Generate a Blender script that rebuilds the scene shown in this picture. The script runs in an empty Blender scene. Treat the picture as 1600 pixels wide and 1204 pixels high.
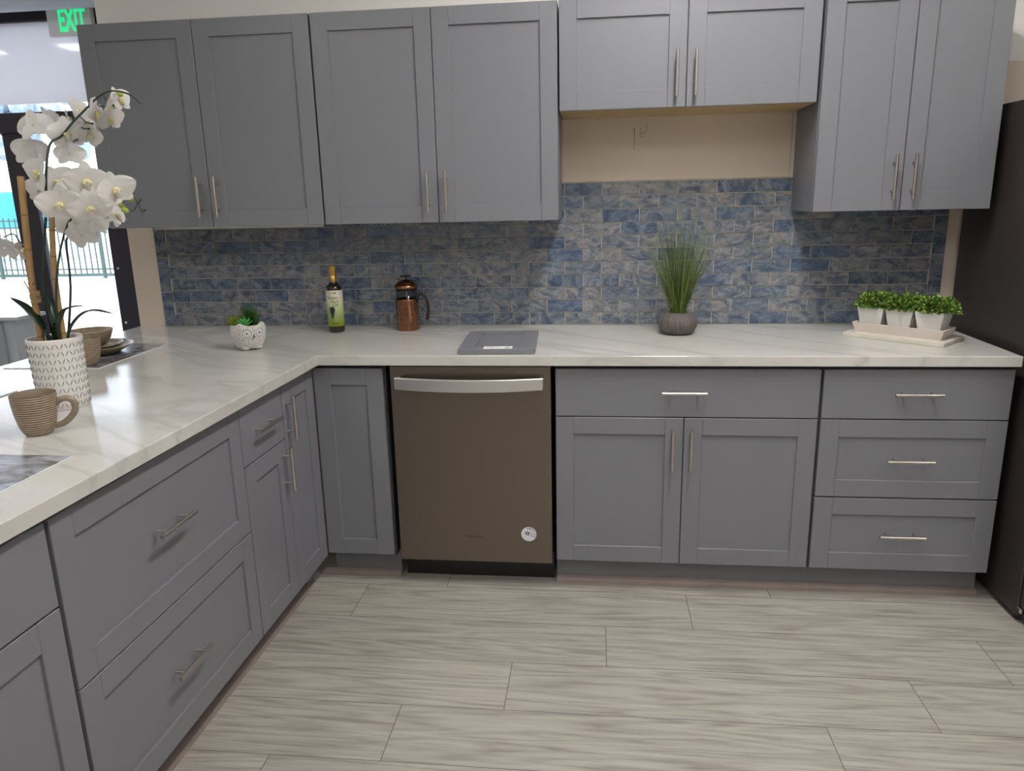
import bpy, bmesh, math, random
from mathutils import Vector, Matrix, Euler
random.seed(7)
S = bpy.context.scene
COL = S.collection
PI = math.pi
R = math.radians

# ------------------------------------------------------------------ camera
cam_d = bpy.data.cameras.new('camera'); cam = bpy.data.objects.new('camera', cam_d); COL.objects.link(cam)
YAW, PIT, ROL = .1144, -.2462, -.0228
fw = Vector((-math.sin(YAW)*math.cos(PIT), math.cos(YAW)*math.cos(PIT), math.sin(PIT)))
rt = Vector((math.cos(YAW), math.sin(YAW), 0)); up = rt.cross(fw)
r2 = rt*math.cos(ROL)+up*math.sin(ROL); u2 = -rt*math.sin(ROL)+up*math.cos(ROL)
cm = Matrix((r2, u2, -fw)).transposed().to_4x4(); cm.translation = (-.0691, -3.2429, 1.464)
cam.matrix_world = cm
cam_d.sensor_width = 36; cam_d.lens = 1173.3/1600*36; cam_d.clip_start = .05; cam_d.clip_end = 200
S.camera = cam
S.view_settings.view_transform = 'Standard'; S.view_settings.look = 'None'
S.view_settings.exposure = -0.12; S.view_settings.gamma = 1; S.view_settings.use_curve_mapping = False

# ------------------------------------------------------------------ sky + sun
W = bpy.data.worlds.new('sky'); S.world = W; W.use_nodes = True
wn = W.node_tree; wn.nodes.clear()
wo = wn.nodes.new('ShaderNodeOutputWorld'); wb = wn.nodes.new('ShaderNodeBackground')
wb.inputs[0].default_value = (.80, .88, 1, 1); wb.inputs[1].default_value = 4.5
wn.links.new(wb.outputs[0], wo.inputs[0])
sd = bpy.data.lights.new('sun', 'SUN'); sd.energy = 5; sd.angle = R(.6); sd.color = (1, .95, .88)
so = bpy.data.objects.new('sun', sd); COL.objects.link(so); so.rotation_euler = (R(38), R(-14), 0)

# ------------------------------------------------------------------ materials
def new_mat(name):
    m = bpy.data.materials.new(name); m.use_nodes = True
    nt = m.node_tree; b = nt.nodes['Principled BSDF']
    return m, nt, b
def mat(name, col, rough=.5, metal=0, emit=None, es=0, spec=.5, coat=0, bump=None, var=None, trans=0, sss=0, aniso=0):
    m, nt, b = new_mat(name)
    b.inputs['Base Color'].default_value = (*col, 1); b.inputs['Roughness'].default_value = rough
    b.inputs['Metallic'].default_value = metal; b.inputs['Specular IOR Level'].default_value = spec
    b.inputs['Coat Weight'].default_value = coat
    if trans: b.inputs['Transmission Weight'].default_value = trans
    if aniso: b.inputs['Anisotropic'].default_value = aniso
    if sss:
        b.inputs['Subsurface Weight'].default_value = sss; b.inputs['Subsurface Radius'].default_value = (.01, .01, .01)
    if emit: b.inputs['Emission Color'].default_value = (*emit, 1); b.inputs['Emission Strength'].default_value = es
    N = nt.nodes.new; L = nt.links.new
    if var or bump: tc = N('ShaderNodeTexCoord')
    if var:   # (scale, amount)
        no = N('ShaderNodeTexNoise'); no.inputs['Scale'].default_value = var[0]; no.inputs['Detail'].default_value = 5
        L(tc.outputs['Object'], no.inputs['Vector'])
        mx = N('ShaderNodeMix'); mx.data_type = 'RGBA'
        mx.inputs[6].default_value = tuple(c*(1-var[1]) for c in col)+(1,); mx.inputs[7].default_value = tuple(min(1, c*(1+var[1])) for c in col)+(1,)
        L(no.outputs['Fac'], mx.inputs[0]); L(mx.outputs[2], b.inputs['Base Color'])
    if bump:  # (scale, strength, dist)
        n2 = N('ShaderNodeTexNoise'); n2.inputs['Scale'].default_value = bump[0]; n2.inputs['Detail'].default_value = 4
        L(tc.outputs['Object'], n2.inputs['Vector'])
        bp = N('ShaderNodeBump'); bp.inputs['Strength'].default_value = bump[1]; bp.inputs['Distance'].default_value = bump[2]
        L(n2.outputs['Fac'], bp.inputs['Height']); L(bp.outputs[0], b.inputs['Normal'])
    return m
def ramp(nt, fac, stops, interp='LINEAR'):
    r = nt.nodes.new('ShaderNodeValToRGB'); r.color_ramp.interpolation = interp
    e = r.color_ramp.elements
    while len(e) > len(stops): e.remove(e[-1])
    while len(e) < len(stops): e.new(.5)
    for i, (p, c) in enumerate(stops): e[i].position = p; e[i].color = (*c, 1) if len(c) == 3 else c
    nt.links.new(fac, r.inputs[0]); return r.outputs[0]
def mixc(nt, fac, a, b, mode='MIX'):
    m = nt.nodes.new('ShaderNodeMix'); m.data_type = 'RGBA'; m.blend_type = mode
    for s, v in ((0, fac), (6, a), (7, b)):
        if hasattr(v, 'default_value'): nt.links.new(v, m.inputs[s])
        else: m.inputs[s].default_value = v if s == 0 else (*v, 1)
    return m.outputs[2]
def math_n(nt, op, a, b=None):
    n = nt.nodes.new('ShaderNodeMath'); n.operation = op
    for i, v in enumerate((a, b)):
        if v is None: continue
        if hasattr(v, 'default_value'): nt.links.new(v, n.inputs[i])
        else: n.inputs[i].default_value = v
    return n.outputs[0]
def noise(nt, vec, sc, det=4, dist=0, rough=.5):
    n = nt.nodes.new('ShaderNodeTexNoise'); n.inputs['Scale'].default_value = sc; n.inputs['Detail'].default_value = det
    n.inputs['Distortion'].default_value = dist; n.inputs['Roughness'].default_value = rough
    nt.links.new(vec, n.inputs['Vector']); return n.outputs['Fac']
def mapping(nt, vec, sc=(1, 1, 1), loc=(0, 0, 0), rot=(0, 0, 0)):
    n = nt.nodes.new('ShaderNodeMapping'); n.inputs['Scale'].default_value = sc; n.inputs['Location'].default_value = loc
    n.inputs['Rotation'].default_value = rot
    nt.links.new(vec, n.inputs['Vector']); return n.outputs[0]
def texco(nt, k='Object'): return nt.nodes.new('ShaderNodeTexCoord').outputs[k]
def bumpn(nt, b, h, st, dist):
    n = nt.nodes.new('ShaderNodeBump'); n.inputs['Strength'].default_value = st; n.inputs['Distance'].default_value = dist
    nt.links.new(h, n.inputs['Height']); nt.links.new(n.outputs[0], b.inputs['Normal'])

M = {}
M['paint'] = mat('grey_cabinet_paint', (.200, .203, .228), .36, spec=.45, bump=(260, .04, .0005))
M['carcass'] = mat('carcass_gap_shade', (.05, .05, .056), .6)  # cabinet body painted darker so the gaps between fronts look shaded
M['maple'] = mat('maple_underside', (.50, .36, .17), .5, var=(8, .12))
M['steel'] = mat('brushed_nickel', (.62, .58, .53), .28, 1)
M['black'] = mat('black_plastic', (.012, .012, .013), .4)
M['wall'] = mat('beige_wall_paint', (.72, .62, .53), .85, spec=.2, bump=(90, .12, .001), var=(2.5, .04))
M['wall_upper'] = mat('off_white_wall_paint', (.87, .85, .82), .85, spec=.2, bump=(90, .12, .001))
M['white_wall'] = mat('white_wall_paint', (.70, .68, .64), .9, spec=.2, bump=(60, .1, .001))
M['ceil'] = mat('ceiling_white', (.76, .75, .73), .95, spec=.1, bump=(120, .2, .002))
M['frame'] = mat('dark_bronze_frame', (.028, .022, .030), .6, 0, spec=.3)
M['dw'] = mat('bronze_steel', (.215, .180, .150), .36, .85, aniso=.4)
M['dwh'] = mat('bright_steel', (.86, .86, .87), .28, 1, aniso=.5)
M['fridge'] = mat('black_stainless', (.062, .052, .050), .42, .35, bump=(500, .05, .0004))
M['toe_dark'] = mat('shoe_wood', (.31, .255, .24), .5, var=(6, .25))
M['grout'] = mat('grout', (.47, .43, .39), .9, spec=.1)
M['ceram_brown'] = None
M['white_lab'] = mat('label_paper', (.82, .84, .86), .6)
M['ink'] = mat('ink', (.02, .02, .025), .6)
M['lamp'] = mat('troffer_lens', (1, 1, 1), .5, emit=(1, .97, .94), es=14.5)
M['lamp_key'] = mat('troffer_lens_bright', (1, 1, 1), .5, emit=(1, .97, .93), es=60)
M['lampframe'] = mat('troffer_frame', (.75, .75, .74), .5)
M['exitg'] = mat('exit_green', (.02, .55, .22), .5, emit=(.03, .80, .30), es=.9)
M['exitw'] = mat('exit_housing', (.90, .88, .88), .5)
M['duct'] = mat('pale_duct', (.62, .70, .82), .35, .1)
M['concrete'] = mat('outside_pavement', (.60, .58, .56), .9, var=(2, .1))
M['curb'] = mat('pink_block_wall', (.62, .55, .57), .9, var=(3, .15))
M['fence'] = mat('dark_green_fence', (.03, .07, .065), .5)
M['awn'] = mat('blue_canvas', (.03, .26, .52), .7)
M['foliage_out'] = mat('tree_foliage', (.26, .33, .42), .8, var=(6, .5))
M['trunk'] = mat('tree_bark', (.2, .18, .22), .8)

# frosted film on the transom
m, nt, b = new_mat('frosted_film')
b.inputs['Base Color'].default_value = (.50, .50, .53, 1); b.inputs['Roughness'].default_value = .06; b.inputs['Specular IOR Level'].default_value = .8
tr = nt.nodes.new('ShaderNodeBsdfTranslucent'); tr.inputs[0].default_value = (.31, .31, .32, 1)
ad_ = nt.nodes.new('ShaderNodeAddShader'); oo = [n for n in nt.nodes if n.type == 'OUTPUT_MATERIAL'][0]
nt.links.new(b.outputs[0], ad_.inputs[0]); nt.links.new(tr.outputs[0], ad_.inputs[1]); nt.links.new(ad_.outputs[0], oo.inputs[0])
M['film'] = m

def glass_pane(name, tint=(1, 1, 1), refl=.12):
    m, nt, b = new_mat(name); nt.nodes.remove(b)
    o = [n for n in nt.nodes if n.type == 'OUTPUT_MATERIAL'][0]
    t = nt.nodes.new('ShaderNodeBsdfTransparent'); t.inputs[0].default_value = (*tint, 1)
    g = nt.nodes.new('ShaderNodeBsdfGlossy'); g.inputs['Roughness'].default_value = .02
    mx = nt.nodes.new('ShaderNodeMixShader'); lw = nt.nodes.new('ShaderNodeLayerWeight'); lw.inputs[0].default_value = .5
    pw = math_n(nt, 'POWER', lw.outputs['Facing'], 4.0); nt.links.new(math_n(nt, 'ADD', math_n(nt, 'MULTIPLY', pw, .8), .045), mx.inputs[0]); nt.links.new(t.outputs[0], mx.inputs[1]); nt.links.new(g.outputs[0], mx.inputs[2])
    nt.links.new(mx.outputs[0], o.inputs[0]); return m
M['pane'] = glass_pane('window_glass')
M['glass'] = glass_pane('beaker_glass', (.86, .88, .90))

# marble
m, nt, b = new_mat('white_marble_quartz')
v = texco(nt)
wv = mapping(nt, v, (1, 1, 1), rot=(0, 0, R(28)))
n1 = noise(nt, mapping(nt, wv, (.45, 1.5, 1)), 1.5, 5, .9, .5)
vein = ramp(nt, n1, [(0, (0, 0, 0)), (.470, (0, 0, 0)), (.497, (.55, .55, .55)), (.50, (.7, .7, .7)), (.535, (0, 0, 0)), (1, (0, 0, 0))])
n2 = noise(nt, mapping(nt, v, (1, 1.7, 1), (3, 1, 0)), 3.2, 7, 2.2, .6)
vein2 = ramp(nt, n2, [(0, (0, 0, 0)), (.485, (0, 0, 0)), (.5, (.25, .25, .25)), (.512, (0, 0, 0)), (1, (0, 0, 0))])
cl = noise(nt, v, 2.2, 4, .5)
vm = math_n(nt, 'MULTIPLY', math_n(nt, 'MAXIMUM', vein, vein2), math_n(nt, 'MULTIPLY', cl, .85))
base = ramp(nt, cl, [(.3, (.55, .54, .505)), (.7, (.63, .62, .59))])
nt.links.new(mixc(nt, vm, base, (.30, .295, .285)), b.inputs['Base Color'])
b.inputs['Roughness'].default_value = .13; b.inputs['Specular IOR Level'].default_value = .40
M['marble'] = m

# tile: per-tile attribute shifts the swirl and its colour
m, nt, b = new_mat('blue_swirl_glass_tile')
at = nt.nodes.new('ShaderNodeAttribute'); at.attribute_name = 'tilecol'
vv = texco(nt)
sc = nt.nodes.new('ShaderNodeVectorMath'); sc.operation = 'SCALE'; sc.inputs['Scale'].default_value = 23.
nt.links.new(at.outputs['Color'], sc.inputs[0])
ad = nt.nodes.new('ShaderNodeVectorMath'); ad.operation = 'ADD'
nt.links.new(vv, ad.inputs[0]); nt.links.new(sc.outputs[0], ad.inputs[1])
sep = nt.nodes.new('ShaderNodeSeparateColor'); nt.links.new(at.outputs['Color'], sep.inputs[0])
big = noise(nt, mapping(nt, ad.outputs[0], (1, 1, 1.5)), 9, 3, 2.6, .5)
fine = noise(nt, mapping(nt, ad.outputs[0], (1, 1, 1.8), rot=(0, .4, 0)), 6, 3, 3.0, .5)
c1 = ramp(nt, big, [(.30, (.050, .075, .115)), (.42, (.105, .135, .185)), (.52, (.175, .192, .222)), (.64, (.240, .236, .250)), (.76, (.305, .275, .258))])
dk = ramp(nt, fine, [(.0, (0, 0, 0)), (.44, (0, 0, 0)), (.475, (1, 1, 1)), (.50, (0, 0, 0)), (1, (0, 0, 0))])
lt = ramp(nt, fine, [(.0, (0, 0, 0)), (.53, (0, 0, 0)), (.565, (1, 1, 1)), (.60, (0, 0, 0)), (1, (0, 0, 0))])
c2 = mixc(nt, math_n(nt, 'MULTIPLY', dk, .5), c1, (.04, .065, .10))
c3 = mixc(nt, math_n(nt, 'MULTIPLY', lt, .35), c2, (.46, .47, .50))
tint = ramp(nt, sep.outputs[0], [(0, (.50, .66, .92)), (.14, (.75, .86, 1.0)), (.5, (1, 1, 1)), (1, (1.18, 1.10, 1.04))])
c4 = mixc(nt, 1.0, c3, tint, 'MULTIPLY')
nt.links.new(c4, b.inputs['Base Color'])
b.inputs['Roughness'].default_value = .16; b.inputs['Specular IOR Level'].default_value = .6; b.inputs['Coat Weight'].default_value = .3; b.inputs['Coat Roughness'].default_value = .05
bumpn(nt, b, noise(nt, ad.outputs[0], 14, 2, .5), .35, .004)
M['tile'] = m

# floor planks
m, nt, b = new_mat('grey_oak_plank')
at = nt.nodes.new('ShaderNodeAttribute'); at.attribute_name = 'plank'
sc = nt.nodes.new('ShaderNodeVectorMath'); sc.operation = 'SCALE'; sc.inputs['Scale'].default_value = 40.
nt.links.new(at.outputs['Color'], sc.inputs[0])
ad = nt.nodes.new('ShaderNodeVectorMath'); ad.operation = 'ADD'
nt.links.new(texco(nt), ad.inputs[0]); nt.links.new(sc.outputs[0], ad.inputs[1])
sep = nt.nodes.new('ShaderNodeSeparateColor'); nt.links.new(at.outputs['Color'], sep.inputs[0])
warp = noise(nt, mapping(nt, ad.outputs[0], (.55, 6.5, 1)), 1.6, 2, .25)
rings = nt.nodes.new('ShaderNodeMath'); rings.operation = 'SINE'
nt.links.new(math_n(nt, 'MULTIPLY', warp, 62), rings.inputs[0])
rg = math_n(nt, 'MULTIPLY', math_n(nt, 'ADD', rings.outputs[0], 1), .5)
fib = noise(nt, mapping(nt, ad.outputs[0], (2.4, 85, 1)), 3, 6, .1, .65)
fib2 = noise(nt, mapping(nt, ad.outputs[0], (1.2, 16, 1)), 3, 4, .4, .6)
g = math_n(nt, 'ADD', math_n(nt, 'MULTIPLY', rg, .14), math_n(nt, 'ADD', math_n(nt, 'MULTIPLY', fib, .46), math_n(nt, 'MULTIPLY', fib2, .60)))
colr = ramp(nt, g, [(.37, (.225, .202, .172)), (.52, (.342, .318, .284)), (.65, (.415, .394, .357)), (.84, (.49, .475, .43))])
tn = ramp(nt, sep.outputs[0], [(0, (.93, .93, .93)), (1, (1.03, 1.02, 1.0))])
nt.links.new(mixc(nt, 1., colr, tn, 'MULTIPLY'), b.inputs['Base Color'])
b.inputs['Roughness'].default_value = .42; b.inputs['Specular IOR Level'].default_value = .4
bumpn(nt, b, fib, .12, .001)
M['plank'] = m
M['plank_gap'] = mat('plank_seam', (.10, .09, .08), .9)

# striped stoneware
m, nt, b = new_mat('striped_stoneware')
sx = nt.nodes.new('ShaderNodeSeparateXYZ'); v = texco(nt); nt.links.new(v, sx.inputs[0])
wob = noise(nt, v, 20, 3)
z = math_n(nt, 'ADD', math_n(nt, 'MULTIPLY', sx.outputs[2], 1000), math_n(nt, 'MULTIPLY', wob, 2.2))
si = nt.nodes.new('ShaderNodeMath'); si.operation = 'SINE'; nt.links.new(math_n(nt, 'MULTIPLY', z, 1.10), si.inputs[0])
brk = noise(nt, mapping(nt, v, (1, 1, 6)), 60, 3)
sf = math_n(nt, 'ADD', si.outputs[0], math_n(nt, 'MULTIPLY', math_n(nt, 'SUBTRACT', brk, .5), 2.4))
cc = ramp(nt, sf, [(.0, (.42, .33, .235)), (.22, (.36, .27, .18)), (.42, (.075, .045, .032))])
nt.links.new(cc, b.inputs['Base Color']); b.inputs['Roughness'].default_value = .35
bumpn(nt, b, si.outputs[0], .3, .0006)
M['ceram'] = m
M['ceram_in'] = mat('stoneware_glaze_inside', (.25, .20, .14), .25, var=(30, .2))

# placemat print, with bluish window reflection mixed into its colours
m, nt, b = new_mat('placemat_print_sheen')
v = texco(nt); n1 = noise(nt, mapping(nt, v, (1, 2.2, 1)), 7, 6, 1.2, .65)
cc = ramp(nt, n1, [(.30, (.05, .045, .04)), (.42, (.15, .13, .125)), (.50, (.28, .29, .33)), (.60, (.42, .45, .52)), (.72, (.20, .2, .22))])
nt.links.new(cc, b.inputs['Base Color']); b.inputs['Roughness'].default_value = .18
M['mat'] = m

# copper
M['copper'] = mat('antique_copper', (.30, .135, .080), .22, 1, var=(12, .25))
M['copper_lid'] = mat('antique_copper_lid', (.34, .15, .07), .25, 1, var=(10, .3))
M['bottle'] = mat('dark_glass', (.018, .012, .008), .06, coat=.5)
M['gold'] = mat('gold_foil', (.55, .34, .09), .32, .8, var=(60, .2))
M['grey_vase'] = mat('grey_ribbed_ceramic', (.115, .098, .092), .6, var=(20, .15))
M['soil'] = mat('dark_moss', (.02, .025, .015), .9)
M['stone'] = None
m, nt, b = new_mat('whitewashed_cement'); v = texco(nt)
cc = ramp(nt, noise(nt, v, 160, 4, .8, .6), [(.34, (.30, .265, .245)), (.46, (.55, .52, .50)), (.58, (.74, .72, .70))])
nt.links.new(cc, b.inputs['Base Color']); b.inputs['Roughness'].default_value = .85
bumpn(nt, b, noise(nt, v, 170, 3, .8), .7, .002); M['owl'] = m
M['owl_white'] = mat('owl_whitewash', (.80, .79, .77), .85, var=(90, .15))
M['owl_groove'] = mat('owl_groove_stain', (.20, .165, .155), .9)
M['white_wood'] = mat('whitewashed_wood', (.64, .58, .54), .75, var=(14, .10), bump=(70, .25, .001))
M['slab'] = mat('pale_marble_board', (.62, .58, .51), .5, var=(18, .18))
M['pot_white'] = mat('white_pot_glaze', (.72, .70, .68), .55, var=(30, .06))
M['pot_groove'] = mat('pot_grey_mark', (.22, .20, .18), .8)
M['bamboo'] = mat('bamboo', (.40, .245, .105), .5, var=(24, .25))
M['bamboo_node'] = mat('bamboo_node', (.27, .15, .06), .6)
M['raffia'] = mat('raffia', (.52, .38, .18), .7, var=(60, .2))
M['stem'] = mat('orchid_stem', (.022, .045, .030), .45)
M['petal'] = mat('white_petal', (.80, .78, .76), .5, sss=.0, var=(25, .03))
b = M['petal'].node_tree.nodes['Principled BSDF']; b.inputs['Transmission Weight'].default_value = 0
# translucent petal
ntp = M['petal'].node_tree; trn = ntp.nodes.new('ShaderNodeBsdfTranslucent'); trn.inputs[0].default_value = (.80, .78, .76, 1)
mxs = ntp.nodes.new('ShaderNodeMixShader'); mxs.inputs[0].default_value = .35
outn = [n for n in ntp.nodes if n.type == 'OUTPUT_MATERIAL'][0]
ntp.links.new(b.outputs[0], mxs.inputs[1]); ntp.links.new(trn.outputs[0], mxs.inputs[2]); ntp.links.new(mxs.outputs[0], outn.inputs[0])
M['lip'] = mat('yellow_lip', (.74, .66, .26), .5, var=(220, .35))
M['lip_dark'] = mat('lip_throat', (.42, .15, .03), .5)
M['bud'] = mat('green_bud', (.33, .42, .05), .45, var=(60, .3))
M['leafdark'] = mat('orchid_leaf', (.018, .040, .022), .3, var=(12, .3))
M['leaf'] = [mat('box_leaf_mid', (.10, .20, .025), .4, var=(50, .3)), mat('box_leaf_light', (.32, .44, .08), .4, var=(50, .25)), mat('box_leaf_dark', (.025, .085, .015), .45, var=(50, .3))]
M['grass'] = [mat('grass_green', (.12, .18, .030), .45, var=(30, .3)), mat('grass_light', (.25, .31, .08), .45, var=(30, .3)), mat('grass_dark', (.028, .060, .018), .5, var=(30, .3))]
M['twig'] = mat('brown_twig', (.05, .03, .03), .7)
M['succ'] = mat('succulent_green', (.08, .38, .09), .4, var=(60, .25))
M['succ_dark'] = mat('aloe_dark_green', (.030, .095, .012), .45, var=(60, .35))
M['succ_yel'] = mat('yellow_green_succulent', (.17, .20, .012), .45, var=(60, .35))
M['white_desk'] = mat('white_melamine', (.72, .78, .86), .3)
M['grey_desk'] = mat('pale_grey_front', (.46, .48, .54), .35)
M['red'] = mat('flag_red', (.45, .02, .05), .5); M['navy'] = mat('flag_navy', (.02, .03, .12), .5)
M['lime'] = None
m, nt, b = new_mat('oil_label'); sx = nt.nodes.new('ShaderNodeSeparateXYZ'); nt.links.new(texco(nt), sx.inputs[0])
zz = nt.nodes.new('ShaderNodeMapRange'); zz.inputs[1].default_value = .028; zz.inputs[2].default_value = .180; nt.links.new(sx.outputs[2], zz.inputs[0])
cc = ramp(nt, zz.outputs[0], [(0, (.50, .56, .05)), (.10, (.40, .50, .06)), (.28, (.36, .48, .16)), (.60, (.52, .57, .34)), (.85, (.64, .60, .48)), (1, (.62, .54, .40))])
nt.links.new(cc, b.inputs['Base Color']); b.inputs['Roughness'].default_value = .5; M['oil_label'] = m

# ------------------------------------------------------------------ mesh helpers
def box(bm, x0, x1, y0, y1, z0, z1, bev=0, mi=0, seg=1):
    vs = [bm.verts.new((x, y, z)) for x in (x0, x1) for y in (y0, y1) for z in (z0, z1)]
    idx = [(0, 1, 3, 2), (4, 6, 7, 5), (0, 4, 5, 1), (2, 3, 7, 6), (0, 2, 6, 4), (1, 5, 7, 3)]
    fs = [bm.faces.new([vs[i] for i in f]) for f in idx]
    for f in fs: f.material_index = mi
    if bev:
        es = list({e for f in fs for e in f.edges})
        r = bmesh.ops.bevel(bm, geom=es, offset=bev, segments=seg, affect='EDGES', profile=.5)
        for f in r['faces']: f.material_index = mi
def lathe(bm, prof, n=40, mi=0, cx=0, cy=0, capb=True, capt=False):
    rings = []
    for r, z in prof:
        rings.append([bm.verts.new((cx+r*math.cos(2*PI*i/n), cy+r*math.sin(2*PI*i/n), z)) for i in range(n)])
    for a, b in zip(rings[:-1], rings[1:]):
        for i in range(n):
            f = bm.faces.new((a[i], a[(i+1) % n], b[(i+1) % n], b[i])); f.material_index = mi; f.smooth = True
    if capb: f = bm.faces.new([bm.verts.new(v.co) for v in rings[0][::-1]]); f.material_index = mi
    if capt: f = bm.faces.new([bm.verts.new(v.co) for v in rings[-1]]); f.material_index = mi
def catmull(pts, k=5):
    P = [Vector(p) for p in pts]; P = [P[0]*2-P[1]]+P+[P[-1]*2-P[-2]]; out = []
    for i in range(1, len(P)-2):
        for j in range(k):
            t = j/k; a, b, c, d = P[i-1], P[i], P[i+1], P[i+2]
            out.append(.5*((2*b)+(c-a)*t+(2*a-5*b+4*c-d)*t*t+(3*b-a-3*c+d)*t*t*t))
    out.append(P[-2]); return out
def tube(bm, pts, r, n=8, mi=0, flat=1.0, upv=None):
    pts = [Vector(p) for p in pts]; m_ = len(pts)
    rr = r if isinstance(r, (list, tuple)) else [r]*m_
    if len(rr) != m_: rr = [rr[0]+(rr[-1]-rr[0])*i/(m_-1) for i in range(m_)]
    rings = []; ref = Vector(upv) if upv else Vector((0, 0, 1))
    if not upv and abs((pts[1]-pts[0]).normalized().dot(ref)) > .9: ref = Vector((1, 0, 0))
    for i, p in enumerate(pts):
        t = (pts[min(i+1, m_-1)]-pts[max(i-1, 0)]).normalized()
        a = ref-t*ref.dot(t); a = a.normalized() if a.length > 1e-5 else t.orthogonal().normalized()
        ref = a; b_ = t.cross(a)
        rings.append([bm.verts.new(p+(a*math.cos(2*PI*k/n)*flat+b_*math.sin(2*PI*k/n))*rr[i]) for k in range(n)])
    for a, b in zip(rings[:-1], rings[1:]):
        for k in range(n):
            f = bm.faces.new((a[k], a[(k+1) % n], b[(k+1) % n], b[k])); f.smooth = True; f.material_index = mi
    for q in (rings[0][::-1], rings[-1]):
        f = bm.faces.new([bm.verts.new(v.co) for v in q]); f.material_index = mi
def ellipsoid(bm, c, r, mi=0, u=10, v=7, rot=None):
    mt = Matrix.Translation(c) @ (rot.to_matrix().to_4x4() if rot else Matrix()) @ Matrix.Diagonal((*r, 1))
    q = bmesh.ops.create_uvsphere(bm, u_segments=u, v_segments=v, radius=1, matrix=mt)
    for f in {f for vv in q['verts'] for f in vv.link_faces}: f.smooth = True; f.material_index = mi
def disc(bm, c, r, n=16, mi=0, y=None, sq=1):
    """flat disc facing -y"""
    vs = [bm.verts.new((c[0]+r*math.cos(-2*PI*i/n)*sq, c[1], c[2]+r*math.sin(-2*PI*i/n))) for i in range(n)]
    f = bm.faces.new(vs[::-1]); f.material_index = mi
def obj(name, bm, m, parent=None, loc=None, fixn=True):
    if fixn: bmesh.ops.recalc_face_normals(bm, faces=bm.faces)
    me = bpy.data.meshes.new(name); bm.to_mesh(me); bm.free()
    for k in (m if isinstance(m, (list, tuple)) else [m]): me.materials.append(k)
    o = bpy.data.objects.new(name, me); COL.objects.link(o)
    if parent: o.parent = parent
    if loc: o.location = loc
    return o
def tag(o, label, cat, group=None):
    o['label'] = label; o['category'] = cat
    if group: o['group'] = group
    return o
def thing(name, label, cat, loc=(0, 0, 0), rz=0, group=None):
    o = bpy.data.objects.new(name, None); COL.objects.link(o); o.location = loc; o.rotation_euler = (0, 0, rz)
    o.empty_display_size = .05
    return tag(o, label, cat, group)
def struct(name, bm, m, parent=None):
    o = obj(name, bm, m, parent)
    if not parent: o['kind'] = 'structure'
    return o
def NB(): return bmesh.new()
def B(*a, **k):
    bm = NB(); box(bm, *a, **k); return bm
def font_mesh(text, size, extrude=.0004, sx=1, spacing=1, offset=0):
    c = bpy.data.curves.new('txt', 'FONT'); c.body = text; c.size = size; c.extrude = extrude; c.offset = offset
    c.align_x = 'CENTER'; c.align_y = 'CENTER'; c.space_character = spacing
    o = bpy.data.objects.new('txt', c); COL.objects.link(o)
    dg = bpy.context.evaluated_depsgraph_get(); dg.update()
    me = bpy.data.meshes.new_from_object(o.evaluated_get(dg))
    bpy.data.objects.remove(o); bpy.data.curves.remove(c)
    for v in me.vertices: v.co.x *= sx
    return me
def add_text(bm, text, size, mtx, mi=0, extrude=.0004, sx=1, wrap=None, spacing=1, offset=0):
    me = font_mesh(text, size, extrude, sx, spacing, offset)
    n0 = len(bm.faces); nv = len(bm.verts)
    bm.from_mesh(me); bpy.data.meshes.remove(me)
    bm.verts.ensure_lookup_table(); bm.faces.ensure_lookup_table()
    for v in bm.verts[nv:]:
        if wrap:
            rad, a0, zc, dx = wrap; a = a0+(v.co.x+dx)/rad; rr = rad+v.co.z
            v.co = Vector((rr*math.cos(a), rr*math.sin(a), zc+v.co.y))
        else: v.co = mtx @ v.co
    for f in bm.faces[n0:]: f.material_index = mi
FRONT = Matrix(((1, 0, 0, 0), (0, 0, -1, 0), (0, 1, 0, 0), (0, 0, 0, 1)))  # text plane facing -y

# ------------------------------------------------------------------ room shell
bm = NB()
PW, PL = .2335, 1.22
lay = bm.loops.layers.float_color.new('plank')
for r_ in range(-12, 24):
    y1 = -.648-PW*r_; y0 = y1-PW
    if y1 < -6.2 or y0 > 1.96: continue
    off = {0: -.95, 1: -.03, 2: -.333, 3: -.64}[r_ % 4]
    for k in range(-6, 5):
        x0 = off+k*PL; x1 = x0+PL
        if x1 < -6.5 or x0 > 3.2: continue
        x0c, x1c = max(x0, -6.5)+.0010, min(x1, 3.2)-.0010; y0c, y1c = max(y0, -6.2)+.0010, min(y1, 1.96)-.0010
        vs = [bm.verts.new(q) for q in ((x0c, y0c, 0), (x1c, y0c, 0), (x1c, y1c, 0), (x0c, y1c, 0))]
        f = bm.faces.new(vs); c = (random.random(), random.random(), random.random(), 1)
        for l in f.loops: l[lay] = c
box(bm, -6.5, 3.2, -6.2, 1.96, -.06, -.0015, mi=1)
struct('floor', bm, [M['plank'], M['plank_gap']])
CH = 2.9
struct('ceiling', B(-6.5, 3.2, -6.2, 2.1, CH, CH+.1), M['ceil'])
bm = NB(); box(bm, -2.172, 3.2, 0, .12, 0, 1.92); box(bm, -2.172, 3.2, 0, .12, 1.92, CH, mi=1)
struct('wall_back', bm, [M['wall'], M['wall_upper']])
struct('wall_left', B(-6.6, -6.5, -6.2, 2.1, 0, CH), M['white_wall'])
struct('wall_right', B(3.2, 3.3, -6.2, .12, 0, CH), M['white_wall'])
struct('wall_rear', B(-6.5, 3.2, -6.3, -6.2, 0, CH), M['white_wall'])
# hallway wall behind the kitchen wall closes the room
struct('wall_hallway', B(-2.172, -2.06, .12, 1.96, 0, CH), M['white_wall'])
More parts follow.
